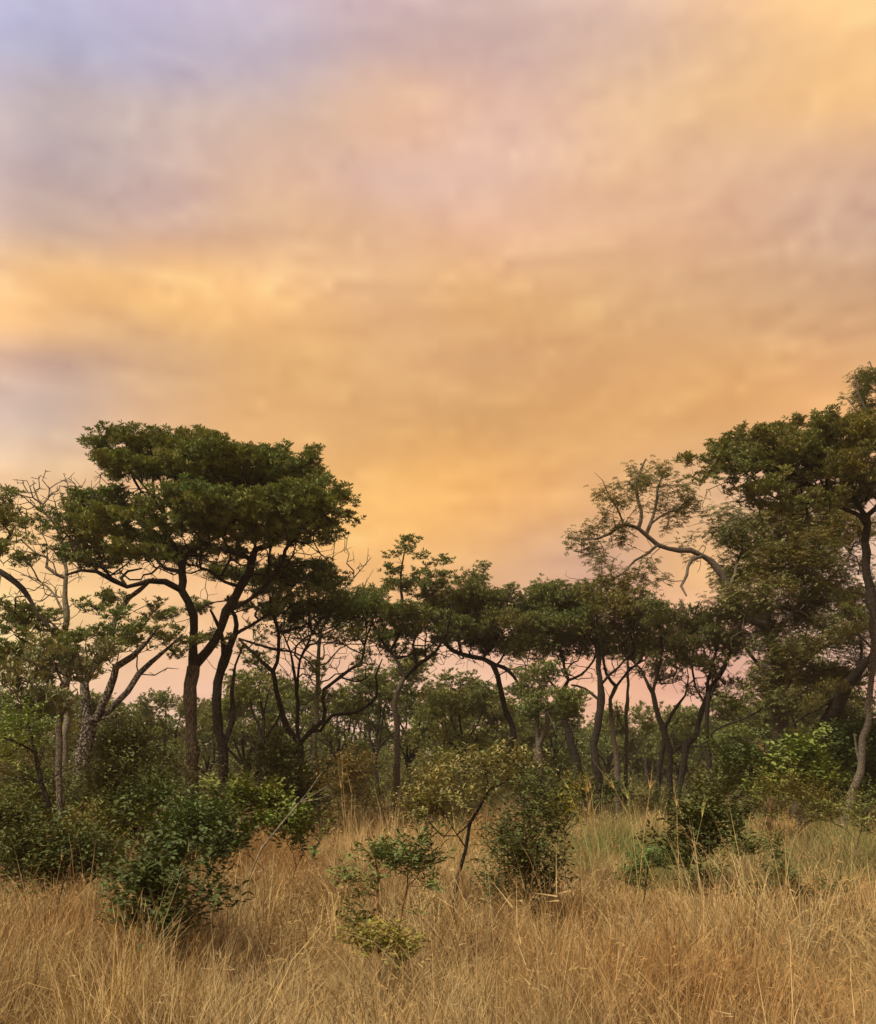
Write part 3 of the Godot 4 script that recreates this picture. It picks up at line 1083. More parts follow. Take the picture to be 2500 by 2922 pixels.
	# the leaning one right of the middle
	plant({"name": "miombo_tree", "label": "tree with a thin leaning trunk and a long limb reaching towards the leafy spire", "category": "tree", "depth": 38.0, "bark": "bark_dark",
		"trunk": [[1492,2270,20], [1474,2143,18], [1453,2057,16], [1431,1974,16], [1407,1895,15]],
		"limbs": [
			[[1407,1895,14], [1380,1880,14], [1344,1873,13], [1290,1855,11], [1261,1819,9], [1240,1790,6], 1.0],
			[[1407,1895,12], [1445,1909,12], [1467,1930,10], [1489,1967,7], 1.8],
			[[1380,1880,9], [1400,1820,8], [1420,1770,7], [1430,1710,5], -1.6],
			[[1310,1862,8], [1305,1800,7], [1330,1740,5], -0.5]],
		"pads": [[1345,1640,60,30,0.2,1.0], [1380,1610,25,18,0.2,0.9], [1320,1690,100,45,-0.8,1.1], [1430,1700,90,40,0.8,1.1], [1470,1665,35,22,-0.5,0.8], [1370,1750,120,45,1.0,1.0], [1450,1770,110,50,-1.0,1.1], [1340,1800,95,40,1.2,1.0], [1430,1830,95,38,1.0,0.9], [1290,1740,90,40,1.5,1.0]],
		"leaf": "lance", "tint": MIOMBO, "per": 2.4, "unit": 0.4, "size": 1.15, "thin": 0.0135})

	# the low leafy one with a divided bole
	plant({"name": "miombo_tree", "label": "low bright green tree with a divided bole, in front of the taller trees", "category": "tree", "depth": 33.0, "bark": "bark_grey",
		"trunk": [[1545,2240,30], [1541,2180,27], [1537,2133,24]],
		"limbs": [
			[[1537,2133,14], [1531,2090,12], [1530,2032,10], [1525,1980,7], 0.6],
			[[1537,2133,16], [1556,2080,15], [1562,2032,11], [1560,1980,6], -0.6],
			[[1560,2035,8], [1600,1990,7], [1640,1960,5], 1.0]],
		"pads": [[1540,1910,75,35,0.0,1.0], [1515,1960,70,40,0.7,1.0], [1590,1985,80,40,-0.7,1.1], [1500,2010,60,25,-0.4,0.9], [1650,1985,50,30,0.5,0.9], [1570,2020,100,25,0.6,0.9]],
		"leaf": "lance", "tint": MIOMBO, "per": 2.2, "size": 1.05})

	plant({"name": "miombo_tree", "label": "tree with a dark trunk slanting up to the left behind the low bright tree", "category": "tree", "depth": 38.0, "bark": "bark_dark",
		"trunk": [[1660,2262,23], [1648,2183,22], [1622,2093,20], [1604,2035,16], [1598,1981,14]],
		"limbs": [
			[[1598,1981,12], [1622,1941,11], [1611,1905,9], [1600,1860,8], [1580,1790,5], 0.8],
			[[1622,1941,8], [1660,1925,7], [1690,1890,6], [1720,1830,4], -1.0]],
		"pads": [[1560,1690,100,38,0.0,1.1], [1530,1740,90,40,1.4,1.1], [1610,1760,100,45,-1.0,1.1], [1560,1810,110,45,0.8,1.0], [1640,1700,80,35,1.2,1.0], [1500,1840,90,38,-1.0,0.9], [1640,1840,90,35,1.5,0.8]],
		"leaf": "lance", "tint": MIOMBO, "per": 2.4, "unit": 0.4, "size": 1.15, "thin": 0.0135})

	plant({"name": "miombo_tree", "label": "coal-black kinked trunk rising straight into the crowns right of the middle", "category": "tree", "depth": 37.0, "bark": "bark_dark",
		"trunk": [[1706,2300,26], [1710,2225,24], [1697,2154,22], [1705,2075,21], [1716,2003,22], [1709,1930,17], [1707,1833,14], [1705,1770,10]],
		"limbs": [
			[[1714,1955,9], [1740,1925,8], [1765,1905,7], [1800,1860,5], -1.0],
			[[1712,2010,8], [1670,1965,7], [1630,1955,5], 1.0],
			[[1708,1850,8], [1670,1800,7], [1650,1760,5], 1.0]],
		"pads": [[1700,1680,95,35,0.0,1.1], [1660,1730,95,40,1.4,1.1], [1750,1720,95,42,-1.2,1.1], [1700,1790,110,40,0.4,1.0], [1790,1690,70,30,0.8,1.0]],
		"leaf": "lance", "tint": MIOMBO, "per": 2.4, "unit": 0.4, "size": 1.15, "thin": 0.0135})

	plant({"name": "miombo_tree", "label": "crooked reddish trunk just right of the coal-black kinked trunk", "category": "tree", "depth": 39.0, "bark": "bark_grey", "limb_bark": "bark_dark",
		"trunk": [[1765,2275,16], [1762,2200,15], [1756,2129,14], [1745,2057,12], [1743,1995,11], [1756,1959,13]],
		"limbs": [[[1756,1959,11], [1731,1923,10], [1722,1869,8], [1730,1800,5], 1.4], [[1756,1959,8], [1790,1920,7], [1830,1880,6], [1850,1820,4], -1.4]],
		"pads": [[1760,1830,90,35,1.8,0.8], [1850,1790,90,42,-1.4,1.0], [1840,1740,80,38,0.5,1.1]],
		"leaf": "lance", "tint": MIOMBO, "per": 2.3, "unit": 0.4, "size": 1.15, "thin": 0.0135})

	plant({"name": "miombo_tree", "label": "thin straight pole of a tree between the crooked trunks", "category": "tree", "depth": 42.0, "bark": "bark_grey",
		"trunk": [[1784,2280,12], [1788,2190,12], [1788,2111,11], [1790,2000,10], [1791,1930,8], [1789,1850,6]],
		"limbs": [[[1789,2170,5], [1810,2150,4], [1830,2120,3], 0.6], [[1788,2090,6], [1770,2060,5], [1760,2010,3], -0.6]],
		"pads": [[1800,1860,80,30,1.5,0.8], [1825,2060,40,25,0.5,0.35], [1770,2030,30,20,-0.5,0.3]],
		"leaf": "lance", "tint": MIOMBO, "per": 1.8, "unit": 0.4, "size": 1.1})

	plant({"name": "miombo_tree", "label": "pair of joined black stems curving up to the left under dense crowns", "category": "tree", "depth": 36.0, "bark": "bark_dark",
		"stems": [[[1911,2262,18], [1914,2166,18], [1905,2115,18], [1893,2080,18], [1879,2044,16], [1863,1977,14], [1851,1957,11]]],
		"limbs": [
			[[1896,2095,14], [1893,2140,13], [1883,2190,13], [1876,2235,14], [1874,2285,15], 0.2],
			[[1893,2085,11], [1918,2040,10], [1935,2010,8], [1955,1985,6], [1965,1930,4], -1.0],
			[[1851,1957,9], [1830,1910,8], [1800,1880,6], [1780,1840,4], 1.4],
			[[1860,1970,9], [1880,1910,8], [1890,1850,6], [1880,1790,4], -0.8]],
		"pads": [[1870,1730,100,40,0.6,1.1], [1930,1770,90,42,-1.0,1.1], [1850,1830,110,42,1.2,1.0], [1940,1860,90,40,-0.5,1.0], [1890,1910,80,28,0.8,0.8], [1960,1960,45,22,-0.8,0.5]],
		"leaf": "lance", "tint": MIOMBO, "per": 2.3, "unit": 0.4, "size": 1.15, "thin": 0.0135})

	plant({"name": "miombo_tree", "label": "black S-shaped trunk bending right then forking into two upright stems", "category": "tree", "depth": 35.0, "bark": "bark_dark",
		"trunk": [[1932,2275,20], [1942,2225,19], [1951,2180,19], [1962,2127,18], [1988,2091,17], [2003,2035,16], [2014,1988,16]],
		"limbs": [
			[[2014,1988,13], [2033,1957,13], [2050,1930,12], [2069,1905,12], [2084,1858,9], [2100,1800,5], -0.6],
			[[2016,1985,11], [2021,1945,10], [2033,1894,9], [2045,1854,7], [2040,1790,4], 0.8],
			[[1962,2120,7], [1940,2130,6], [1920,2150,5], 0.8],
			[[2010,2000,7], [1985,1960,6], [1975,1900,5], [1985,1830,3], 1.2]],
		"pads": [[2020,1760,100,42,0.0,1.1], [2090,1740,70,38,1.0,1.1], [1990,1810,95,40,-1.0,1.1], [2070,1830,85,40,0.8,1.0], [2010,1880,80,32,-0.8,0.8], [2060,1950,70,40,1.2,0.7], [2100,1990,60,35,0.4,0.7], [1965,2080,35,30,0.2,0.5]],
		"leaf": "lance", "tint": MIOMBO, "per": 2.3, "unit": 0.4, "size": 1.1})

	plant({"name": "miombo_tree", "label": "slim dark stem with a long low branch, right of the S-shaped trunk", "category": "tree", "depth": 34.0, "bark": "bark_dark",
		"trunk": [[2030,2275,15], [2026,2182,14], [2015,2083,13], [2022,2010,12], [2024,1975,9]],
		"limbs": [
			[[2019,2105,7], [2045,2080,7], [2090,2062,7], [2140,2043,5], [2180,2020,3], -1.0],
			[[2018,2120,6], [1998,2130,6], [1968,2128,5], 0.3],
			[[2022,2000,6], [2040,1960,5], [2060,1900,4], 0.8]],
		"pads": [[2060,1900,55,25,0.6,0.6], [2150,2030,60,30,-0.8,0.35], [2100,2010,60,35,0.8,0.5]],
		"leaf": "lance", "tint": MIOMBO, "per": 1.8, "unit": 0.38})

	# the great fine-leaved tree on the right
	plant({"name": "acacia_tree", "label": "huge feathery-leaved tree with pale long limb curving over the shorter crowns", "category": "tree", "depth": 33.0, "bark": "bark_grey", "limb_bark": "bark_grey", "twig_bark": "bark_grey",
		"trunk": [[2275,2260,52], [2258,2190,48], [2240,2122,46], [2226,2044,44], [2222,1960,40], [2215,1890,36], [2197,1826,30], [2179,1787,28]],
		"limbs": [
			[[2179,1790,22], [2176,1750,19], [2180,1710,15], [2190,1640,12], [2205,1560,9], [2230,1480,6], 1.2],
			[[2176,1795,22], [2140,1770,20], [2108,1740,19], [2080,1680,19], [2045,1620,20], [2005,1587,16], [1974,1570,15], [1934,1571,14], [1879,1554,13], [1843,1527,12], [1822,1508,10], [1778,1498,8], [1741,1523,8], [1705,1537,6], [1660,1538,4], -1.2],
			[[1828,1512,11], [1830,1460,10], [1812,1404,9], [1824,1353,7], [1845,1310,4], -0.6],
			[[1850,1530,10], [1868,1456,9], [1873,1408,7], [1890,1350,4], 0.8],
			[[1868,1490,7], [1895,1467,6], [1940,1450,5], [1975,1440,3], 1.2],
			[[1879,1554,8], [1850,1580,7], [1815,1600,6], [1770,1640,5], [1720,1660,3], -1.6],
			[[1790,1500,6], [1760,1450,5], [1730,1400,4], [1720,1370,2], -2.0],
			[[2005,1587,8], [1972,1600,9], [1962,1640,8], [1945,1672,7], [1960,1700,5], -1.8],
			[[2200,1830,16], [2250,1760,14], [2310,1700,11], [2380,1640,8], [2430,1580,5], -0.6],
			[[2220,1700,10], [2280,1640,8], [2320,1560,7], [2350,1480,5], 1.6],
			[[2080,1680,9], [2100,1620,8], [2120,1540,6], [2110,1470,4], 1.5],
			[[2228,1984,16], [2290,1900,13], [2340,1850,10], [2400,1820,6], 1.6],
			[[2222,1950,14], [2160,1890,11], [2130,1850,8], [2120,1800,5], -1.6]],
		"pads": [[1850,1335,95,56,-0.6,0.38], [1790,1375,95,67,-1.4,0.38], [1900,1390,84,84,0.5,0.38], [1950,1460,84,61,1.0,0.38], [1730,1430,84,61,-1.8,0.35], [1690,1520,95,56,-1.0,0.38], [1650,1560,61,39,-0.4,0.35], [1780,1480,100,50,-1.0,0.24], [1770,1610,112,56,-1.6,0.35], [1840,1640,100,50,-0.5,0.31], [1720,1660,78,33,-1.6,0.35], [1890,1310,44,33,0.0,0.35], [1960,1530,67,67,0.5,0.24],
			[2070,1470,78,54,1.2,0.95], [2140,1510,105,70,0.5,1.19], [2230,1480,115,64,1.2,1.19], [2350,1460,105,59,0.8,1.19], [2430,1500,94,64,-0.5,1.19], [2100,1600,94,64,1.4,1.07], [2220,1590,115,64,-0.4,1.07], [2330,1540,94,59,1.4,1.01], [2310,1640,115,64,-0.6,1.07], [2160,1680,115,64,-1.4,1.13], [2250,1730,126,59,1.0,1.13], [2390,1690,105,64,0.2,1.07], [2370,1790,115,64,-1.0,1.13], [2150,1790,105,54,0.6,1.13], [2260,1830,115,54,-1.6,1.13], [2430,1600,73,54,0.5,0.95], [2350,1900,105,48,1.0,0.95], [2180,1900,94,48,-1.0,1.07], [2240,1970,84,54,-1.4,1.01], [2140,1950,73,43,0.2,0.83], [2440,1880,84,59,0.5,1.07], [2470,1700,73,75,0.5,1.07], [2300,1560,115,64,-1.2,1.19], [2080,1700,84,54,0.5,1.07], [2060,1640,63,43,0.8,0.95]],
		"leaf": "feather", "tint": FEATHERY, "per": 3.2, "unit": 0.38, "size": 1.25, "most": 120, "thin": 0.012, "bare": 0.8, "balance": 0.12})

	# right edge: green crown of the nearest tall tree
	plant({"name": "miombo_tree", "label": "tall bright green flat crown at the right edge with a forked black trunk", "category": "tree", "depth": 25.0, "bark": "bark_dark",
		"trunk": [[2545,2300,36], [2540,2150,33], [2532,1990,30], [2512,1840,28], [2488,1720,25], [2470,1620,23], [2467,1540,22], [2467,1475,20]],
		"limbs": [
			[[2467,1478,16], [2447,1436,13], [2438,1400,10], [2420,1360,7], [2380,1310,5], 0.8],
			[[2467,1500,15], [2447,1471,14], [2392,1440,15], [2353,1404,14], [2310,1380,10], [2260,1350,8], [2180,1320,5], -0.6],
			[[2467,1480,14], [2495,1450,12], [2520,1420,10], [2560,1350,6], -1.0],
			[[2310,1380,7], [2305,1430,8], [2307,1480,6], [2310,1520,4], -1.0],
			[[2353,1404,9], [2330,1330,8], [2300,1270,5], 1.2]],
		"pads": [[2030,1285,75,40,0.0,1.0], [2100,1260,90,45,0.6,1.1], [2180,1230,90,42,-0.6,1.1], [2180,1300,110,45,1.0,1.1], [2260,1215,80,35,0.5,1.0], [2270,1260,110,45,-0.8,1.1], [2360,1180,80,32,0.8,1.0], [2400,1230,120,50,-0.5,1.15], [2480,1190,90,45,0.8,1.1], [2330,1310,120,45,0.8,1.1], [2440,1310,120,55,-1.0,1.15], [2530,1270,90,60,0.4,1.1], [2200,1370,100,40,-1.0,1.1], [2280,1390,100,35,0.4,1.0], [2100,1340,60,35,0.8,0.8], [2000,1330,30,50,0.0,0.5], [2480,1400,90,45,0.6,1.0], [2130,1380,60,30,-0.4,0.8], [2380,1400,90,30,-0.8,1.0], [2040,1310,70,40,0.6,0.9], [2160,1400,80,32,0.5,0.9], [2240,1420,90,28,1.0,0.9], [2340,1240,110,45,1.2,1.1], [2100,1300,90,42,-0.6,1.1], [2240,1330,110,40,1.4,1.1], [2430,1370,100,45,0.8,1.1], [1975,1290,40,30,0.3,0.8], [2300,1420,100,30,-0.8,1.0]],
		"leaf": "lance", "tint": MIOMBO, "per": 2.2, "unit": 0.33, "size": 0.95})

	plant({"name": "acacia_tree", "label": "feathery brown-green treetop peeping over the bright crown in the right corner", "category": "tree", "depth": 36.0, "bark": "bark_grey",
		"trunk": [[2560,2290,30], [2555,2000,26], [2545,1700,22], [2525,1450,16], [2500,1280,11]],
		"limbs": [[[2500,1290,8], [2480,1200,7], [2450,1120,5], [2440,1060,3], -0.5], [[2500,1280,8], [2510,1180,7], [2500,1090,5], [2480,1030,3], 0.8], [[2490,1240,6], [2450,1180,5], [2420,1140,3], 0.5]],
		"pads": [[2460,1050,55,40,0.0,0.8], [2430,1110,50,38,0.6,0.75], [2500,1070,60,50,-0.6,0.8], [2480,1140,70,45,0.4,0.8], [2440,1180,50,35,-0.5,0.7], [2540,1130,60,60,0.5,0.8]],
		"leaf": "feather", "tint": FEATHERY, "per": 3.6, "unit": 0.38, "size": 1.3, "thin": 0.009})

	plant({"name": "miombo_tree", "label": "grey slanting stem at the right edge, curving out of the dark thicket", "category": "tree", "depth": 28.0, "bark": "bark_grey",
		"trunk": [[2425,2285,26], [2440,2245,24], [2454,2202,22], [2466,2103,20], [2479,2044,19], [2486,1945,17], [2492,1826,14], [2490,1740,12], [2488,1680,9]],
		"limbs": [[[2455,2190,8], [2446,2140,7], [2438,2100,5], [2435,2095,4], 0.2], [[2491,1850,7], [2455,1815,6], [2420,1805,5], [2390,1830,3], -0.8], [[2490,1720,6], [2440,1690,5], [2380,1690,4], [2330,1705,3], -1.0]],
		"pads": [[2470,1660,50,25,0.4,0.6], [2400,1690,50,20,-0.8,0.3], [2420,1790,40,20,-0.6,0.3]],
		"leaf": "lance", "tint": MIOMBO, "per": 1.6, "unit": 0.34})

	plant({"name": "miombo_tree", "label": "thick black trunk leaning right, half sunk in the thicket near the edge", "category": "tree", "depth": 31.0, "bark": "bark_dark",
		"trunk": [[2318,2240,50], [2330,2150,48], [2345,2090,46], [2372,2040,42], [2400,1985,36], [2440,1925,28], [2475,1880,20]],
		"limbs": [[[2395,1992,12], [2340,2020,10], [2290,2045,7], [2260,2070,5], -0.8], [[2440,1925,14], [2460,1860,10], [2450,1800,7], [2430,1740,4], 0.8], [[2475,1880,10], [2500,1840,8], [2530,1790,5], -0.6], [[2345,2085,12], [2420,2070,9], [2470,2090,6], [2500,2130,4], 1.0]],
		"pads": [[2440,1740,80,45,0.8,0.9], [2360,1960,60,35,-0.5,0.5], [2500,1760,70,50,0.2,0.9], [2320,2020,60,35,-0.6,0.4], [2480,1960,60,50,1.2,0.6]],
		"leaf": "lance", "tint": MIOMBO, "per": 2.0, "unit": 0.36})

	# left edge: the old rough-barked tree
	plant({"name": "miombo_tree", "label": "stout old tree with blocky lichen-flecked bark and several thick slanting limbs", "category": "tree", "depth": 23.0, "bark": "bark_blocky",
		"trunk": [[215,2310,60], [222,2260,54], [234,2205,50], [246,2140,48], [250,2085,46], [252,2040,38]],
		"limbs": [
			[[246,2080,32], [240,2020,27], [237,1960,24], [243,1925,20], [225,1880,14], [190,1830,10], [150,1780,6], 0.6],
			[[252,2050,24], [281,2049,26], [307,1974,24], [322,1930,22], [336,1902,20], [379,1872,17], [420,1830,12], [450,1790,7], -0.8],
			[[275,2062,22], [307,2031,21], [361,1974,20], [397,1923,17], [433,1890,14], [480,1850,9], [520,1810,5], 1.0],
			[[241,1945,15], [275,1895,15], [305,1862,15], [325,1790,16], [350,1729,15], [397,1685,11], [440,1650,6], 1.6],
			[[285,2040,9], [330,2045,8], [335,2035,5], -0.5],
			[[225,1880,9], [160,1850,8], [90,1840,6], [40,1810,4], -1.2]],
		"pads": [[280,1690,80,35,1.0,0.9], [330,1720,70,30,-0.4,0.7], [400,1790,90,48,0.5,1.3], [480,1830,65,40,1.0,1.2], [350,1830,70,35,-0.8,0.7], [120,1730,90,35,0.6,0.9], [60,1780,80,35,-0.6,0.9], [180,1790,70,35,1.4,0.8], [430,1720,60,30,1.8,0.7], [540,1800,40,30,1.2,0.6], [110,1830,110,42,0.8,1.1], [40,1860,90,45,1.4,1.1], [250,1810,80,40,0.4,1.0], [200,1870,90,40,1.8,1.0], [30,1740,70,40,1.0,1.0]],
		"leaf": "lance", "tint": MIOMBO, "per": 2.1, "unit": 0.34})

	plant({"name": "miombo_tree", "label": "tree cut off by the left edge, thick limb slanting in beneath a green crown", "category": "tree", "depth": 24.0, "bark": "bark_dark",
		"trunk": [[-120,2300,46], [-118,2100,42], [-105,1900,38], [-80,1780,32]],
		"limbs": [[[-80,1785,20], [-60,1700,18], [-30,1620,16], [10,1560,10], [40,1500,6], 0.5], [[-30,1610,16], [0,1631,17], [47,1664,16], [78,1700,14], [110,1750,10], [150,1800,6], -1.0], [[-80,1780,20], [-120,1680,16], [-150,1560,10], 1.0]],
		"pads": [[30,1470,75,50,0.0,1.1], [20,1540,70,50,-0.8,1.1], [-40,1430,80,50,0.5,1.0], [-80,1520,90,60,0.8,1.0], [60,1590,60,30,0.5,0.8], [10,1410,40,30,0.0,0.8], [20,1700,50,25,-0.8,0.7], [60,1750,60,28,-0.4,0.8]],
		"leaf": "lance", "tint": MIOMBO, "per": 2.3, "unit": 0.34})

	# bare crowns between
	plant({"name": "bare_tree", "label": "leafless tree with a pale straight trunk and fine bare twigs against the sky", "category": "tree", "depth": 33.0, "bark": "bark_pale", "twig_bark": "bark_grey",
		"trunk": [[186,2290,20], [186,2100,18], [188,1950,17], [189,1800,16], [187,1700,15], [186,1650,13]],
		"limbs": [
			[[186,1655,11], [160,1640,10], [137,1618,9], [136,1592,8], [105,1580,6], [60,1540,4], -0.5],
			[[186,1660,11], [185,1580,9], [160,1500,7], [120,1450,5], [95,1390,3], 0.6],
			[[186,1600,7], [215,1540,6], [225,1460,5], [215,1380,3], -1.0],
			[[188,1760,7], [150,1690,6], [100,1650,4], [60,1640,3], 1.2],
			[[188,1740,7], [120,1740,5], [60,1720,3], -0.6]],
		"pads": [[80,1390,80,60,0.0,0.8], [150,1370,90,45,0.6,0.9], [215,1380,50,60,-0.6,0.9], [50,1450,60,50,0.5,0.7], [130,1460,90,60,-0.5,0.7], [110,1660,90,60,0.4,0.6], [60,1680,60,50,-0.4,0.5], [230,1760,60,70,0.5,0.5]],
		"unit": 0.30, "thin": 0.014, "balance": 0.3})

	plant({"name": "bare_tree", "label": "leafless branches fanning out right of the largest crown against the sunset", "category": "tree", "depth": 34.0, "bark": "bark_pale", "twig_bark": "bark_pale",
		"trunk": [[905,2290,15], [900,2150,14], [905,2000,12], [910,1880,11], [915,1800,10]],
		"limbs": [[[915,1800,8], [940,1740,7], [970,1690,6], [1010,1650,4], [1060,1590,2], 0.6], [[940,1740,6], [990,1700,5], [1040,1680,3], -0.6], [[915,1810,7], [890,1740,6], [860,1700,4], 0.8]],
		"pads": [[1030,1580,50,45,0.0,0.9], [1000,1650,60,40,0.5,0.8], [1040,1660,40,30,-0.5,0.7], [970,1540,50,60,0.6,0.6], [860,1790,120,70,0.5,0.5], [1000,1790,100,50,1.0,0.5]],
		"unit": 0.32, "thin": 0.014, "balance": 0.3})

	# nearer pale-leaved tree at the left
	plant({"name": "silver_tree", "label": "slender straight-stemmed tree with pale grey-green leaves at the left", "category": "tree", "depth": 16.0, "bark": "bark_grey",
		"trunk": [[174,2400,19], [172,2345,18], [168,2183,17], [170,2075,17], [170,1985,17], [178,1950,14]],
		"limbs": [[[170,1985,12], [195,1940,11], [205,1890,9], [210,1840,5], 0.2], [[172,1975,10], [140,1940,8], [110,1900,6], [70,1880,4], -0.5], [[172,1990,9], [150,1960,7], [90,1960,5], [40,1940,3], 0.5], [[180,1950,8], [150,1890,6], [130,1840,4], 0.4]],
		"pads": [[150,1845,90,40,0.0,0.9], [70,1890,80,45,-0.4,1.0], [180,1900,80,40,0.5,0.9], [50,1950,70,45,0.3,1.0], [130,1950,80,40,-0.6,1.0], [250,1870,50,30,0.2,0.7], [20,1880,50,40,0.0,0.9], [290,1830,40,22,0.2,0.6], [100,1990,90,35,0.4,1.0], [200,1960,60,35,-0.3,0.8], [20,2000,60,35,0.0,0.9]],
		"leaf": "pale", "tint": SILVER, "per": 1.7, "unit": 0.24, "size": 0.95})

	plant({"name": "young_tree", "label": "young dark-stemmed tree with rounded green leaves at the far left edge", "category": "tree", "depth": 13.0, "bark": "bark_dark",
		"trunk": [[148,2370,12], [138,2290,12], [119,2237,12], [104,2175,11], [97,2147,10]],
		"limbs": [[[97,2147,8], [88,2100,6], [82,2060,4], 0.2], [[97,2150,7], [60,2125,6], [15,2105,4], -0.3], [[120,2238,5], [60,2200,4], [10,2180,2], 0.4], [[122,2250,4], [180,2200,4], [230,2180,2], -0.4], [[119,2237,4], [40,2215,3], [0,2225,2], 0.5]],
		"pads": [[40,2050,75,45,0.0,1.0], [90,2070,60,40,0.3,0.9], [20,2120,60,40,-0.3,1.0], [60,2010,50,30,0.2,0.9], [-10,2080,60,60,0.3,1.0]],
		"leaf": "small", "tint": Color(0.175, 0.235, 0.060), "per": 1.8, "unit": 0.22, "size": 1.15, "thin": 0.006})

	plant({"name": "broken_tree", "label": "short orange-barked broken stem in front of the great feathery tree", "category": "tree", "depth": 27.0, "bark": "bark_orange", "twig_bark": "bark_orange",
		"trunk": [[2195,2275,15], [2193,2220,16], [2194,2180,17], [2186,2150,15], [2172,2130,12], [2160,2115,7]], "limbs": [[[2190,2145,5], [2205,2165,4], [2200,2180,3], 0.0]],
		"pads": [[2190,2230,20,20,0.0,0.2]], "unit": 0.3, "thin": 0.006})


func belt() -> void:
	back_tree("hazy tree framed between the stout old tree and the largest trunk", 345, 52, 1975, 95)
	back_tree("hazy tree just left of the largest trunk, with a drooping right side", 470, 58, 1960, 95)
	back_tree("dim tree between the largest trunk and the black twin stem", 590, 62, 1990, 85)
	back_tree("brownish dense tree behind the black twin stem", 700, 50, 1900, 120)
	back_tree("dim tree seen through the candelabra stems", 830, 56, 1900, 110)
	back_tree("lit round tree below the branches right of the candelabra tree", 1010, 60, 1950, 90)
	back_tree("sunlit yellow-green crown behind the middle tree, on its left side", 1075, 52, 1870, 80)
	back_tree("sunlit crown directly behind the fork of the middle tree", 1170, 55, 1855, 100)
	back_tree("broad brown-shaded tree leaning right, beyond the middle tree", 1285, 46, 1885, 130, 40.0)
	back_tree("dark dense tree left of the thin leaning trunk", 1380, 52, 1930, 110)
	back_tree("dim tree behind the divided bole", 1500, 60, 2010, 90)
	back_tree("far bright tiered tree left of the coal-black trunk", 1625, 85, 2055, 95)
	back_tree("far bright tiered tree right of the coal-black trunk", 1760, 90, 2070, 90)
	back_tree("far tree framed by the two joined black stems", 1850, 80, 2080, 80)
	back_tree("far tree framed by the S-shaped trunk and the slim stem", 1990, 95, 2110, 70)
	back_tree("bushy tree behind the slim stem with the long low branch", 2095, 55, 2060, 85)
	back_tree("dark tree behind the trunk of the great feathery tree", 2180, 60, 1960, 95)
	back_tree("dark tree behind the leaning black trunk near the right edge", 2400, 50, 1900, 120)
	back_tree("dim tree behind the slender pale-leaved tree", 110, 48, 1960, 110)
	back_tree("dim tree at the left edge behind the young tree", -20, 55, 1940, 100)
	back_tree("dim crown behind the joined stems, filling the gap under the big crowns", 1930, 64, 2010, 75)
	back_tree("dim crown behind the slim stem and the S-shaped trunk, under the big crowns", 2070, 60, 1960, 85)
	back_tree("dim crown right behind the coal-black kinked trunk", 1740, 66, 2000, 80)
	back_tree("dim crown below the long limb that reaches towards the leafy spire", 1330, 52, 1930, 95)
	back_tree("dim crown between the candelabra stems and the middle tree", 960, 54, 1930, 85)
	back_tree("dim crown right of the pair of joined black stems", 1960, 62, 1990, 80)
	back_tree("dim low crown behind the right thicket", 2250, 66, 1980, 110)
	back_tree("dim tree behind the stout old tree's thick limbs", 250, 60, 1960, 100)
	back_tree("dim crown filling the gap left of the slim candelabra stems", 740, 44, 1830, 90)
	back_tree("dim crown behind the great feathery tree's upper trunk", 2280, 50, 1800, 120)
	back_tree("dim crown behind the leaning trunks right of the middle", 1590, 62, 1985, 85)


# ---------------------------------------------------------------- shrubs
func shrub(called: String, label: String, depth: float, foot: float, pads: Array, leaf: String, tint: Color, more := {}) -> void:
	var d := {"name": called, "label": label, "category": "shrub", "tree": false, "depth": depth, "foot": foot, "pads": pads, "leaf": leaf, "tint": tint,
		"unit": 0.15, "per": 2.1, "bare": 0.05, "thin": 0.0035, "seg": 0.16, "size": 0.75, "bark": "bark_grey", "balance": 0.35}
	d.merge(more, true)
	plant(d)

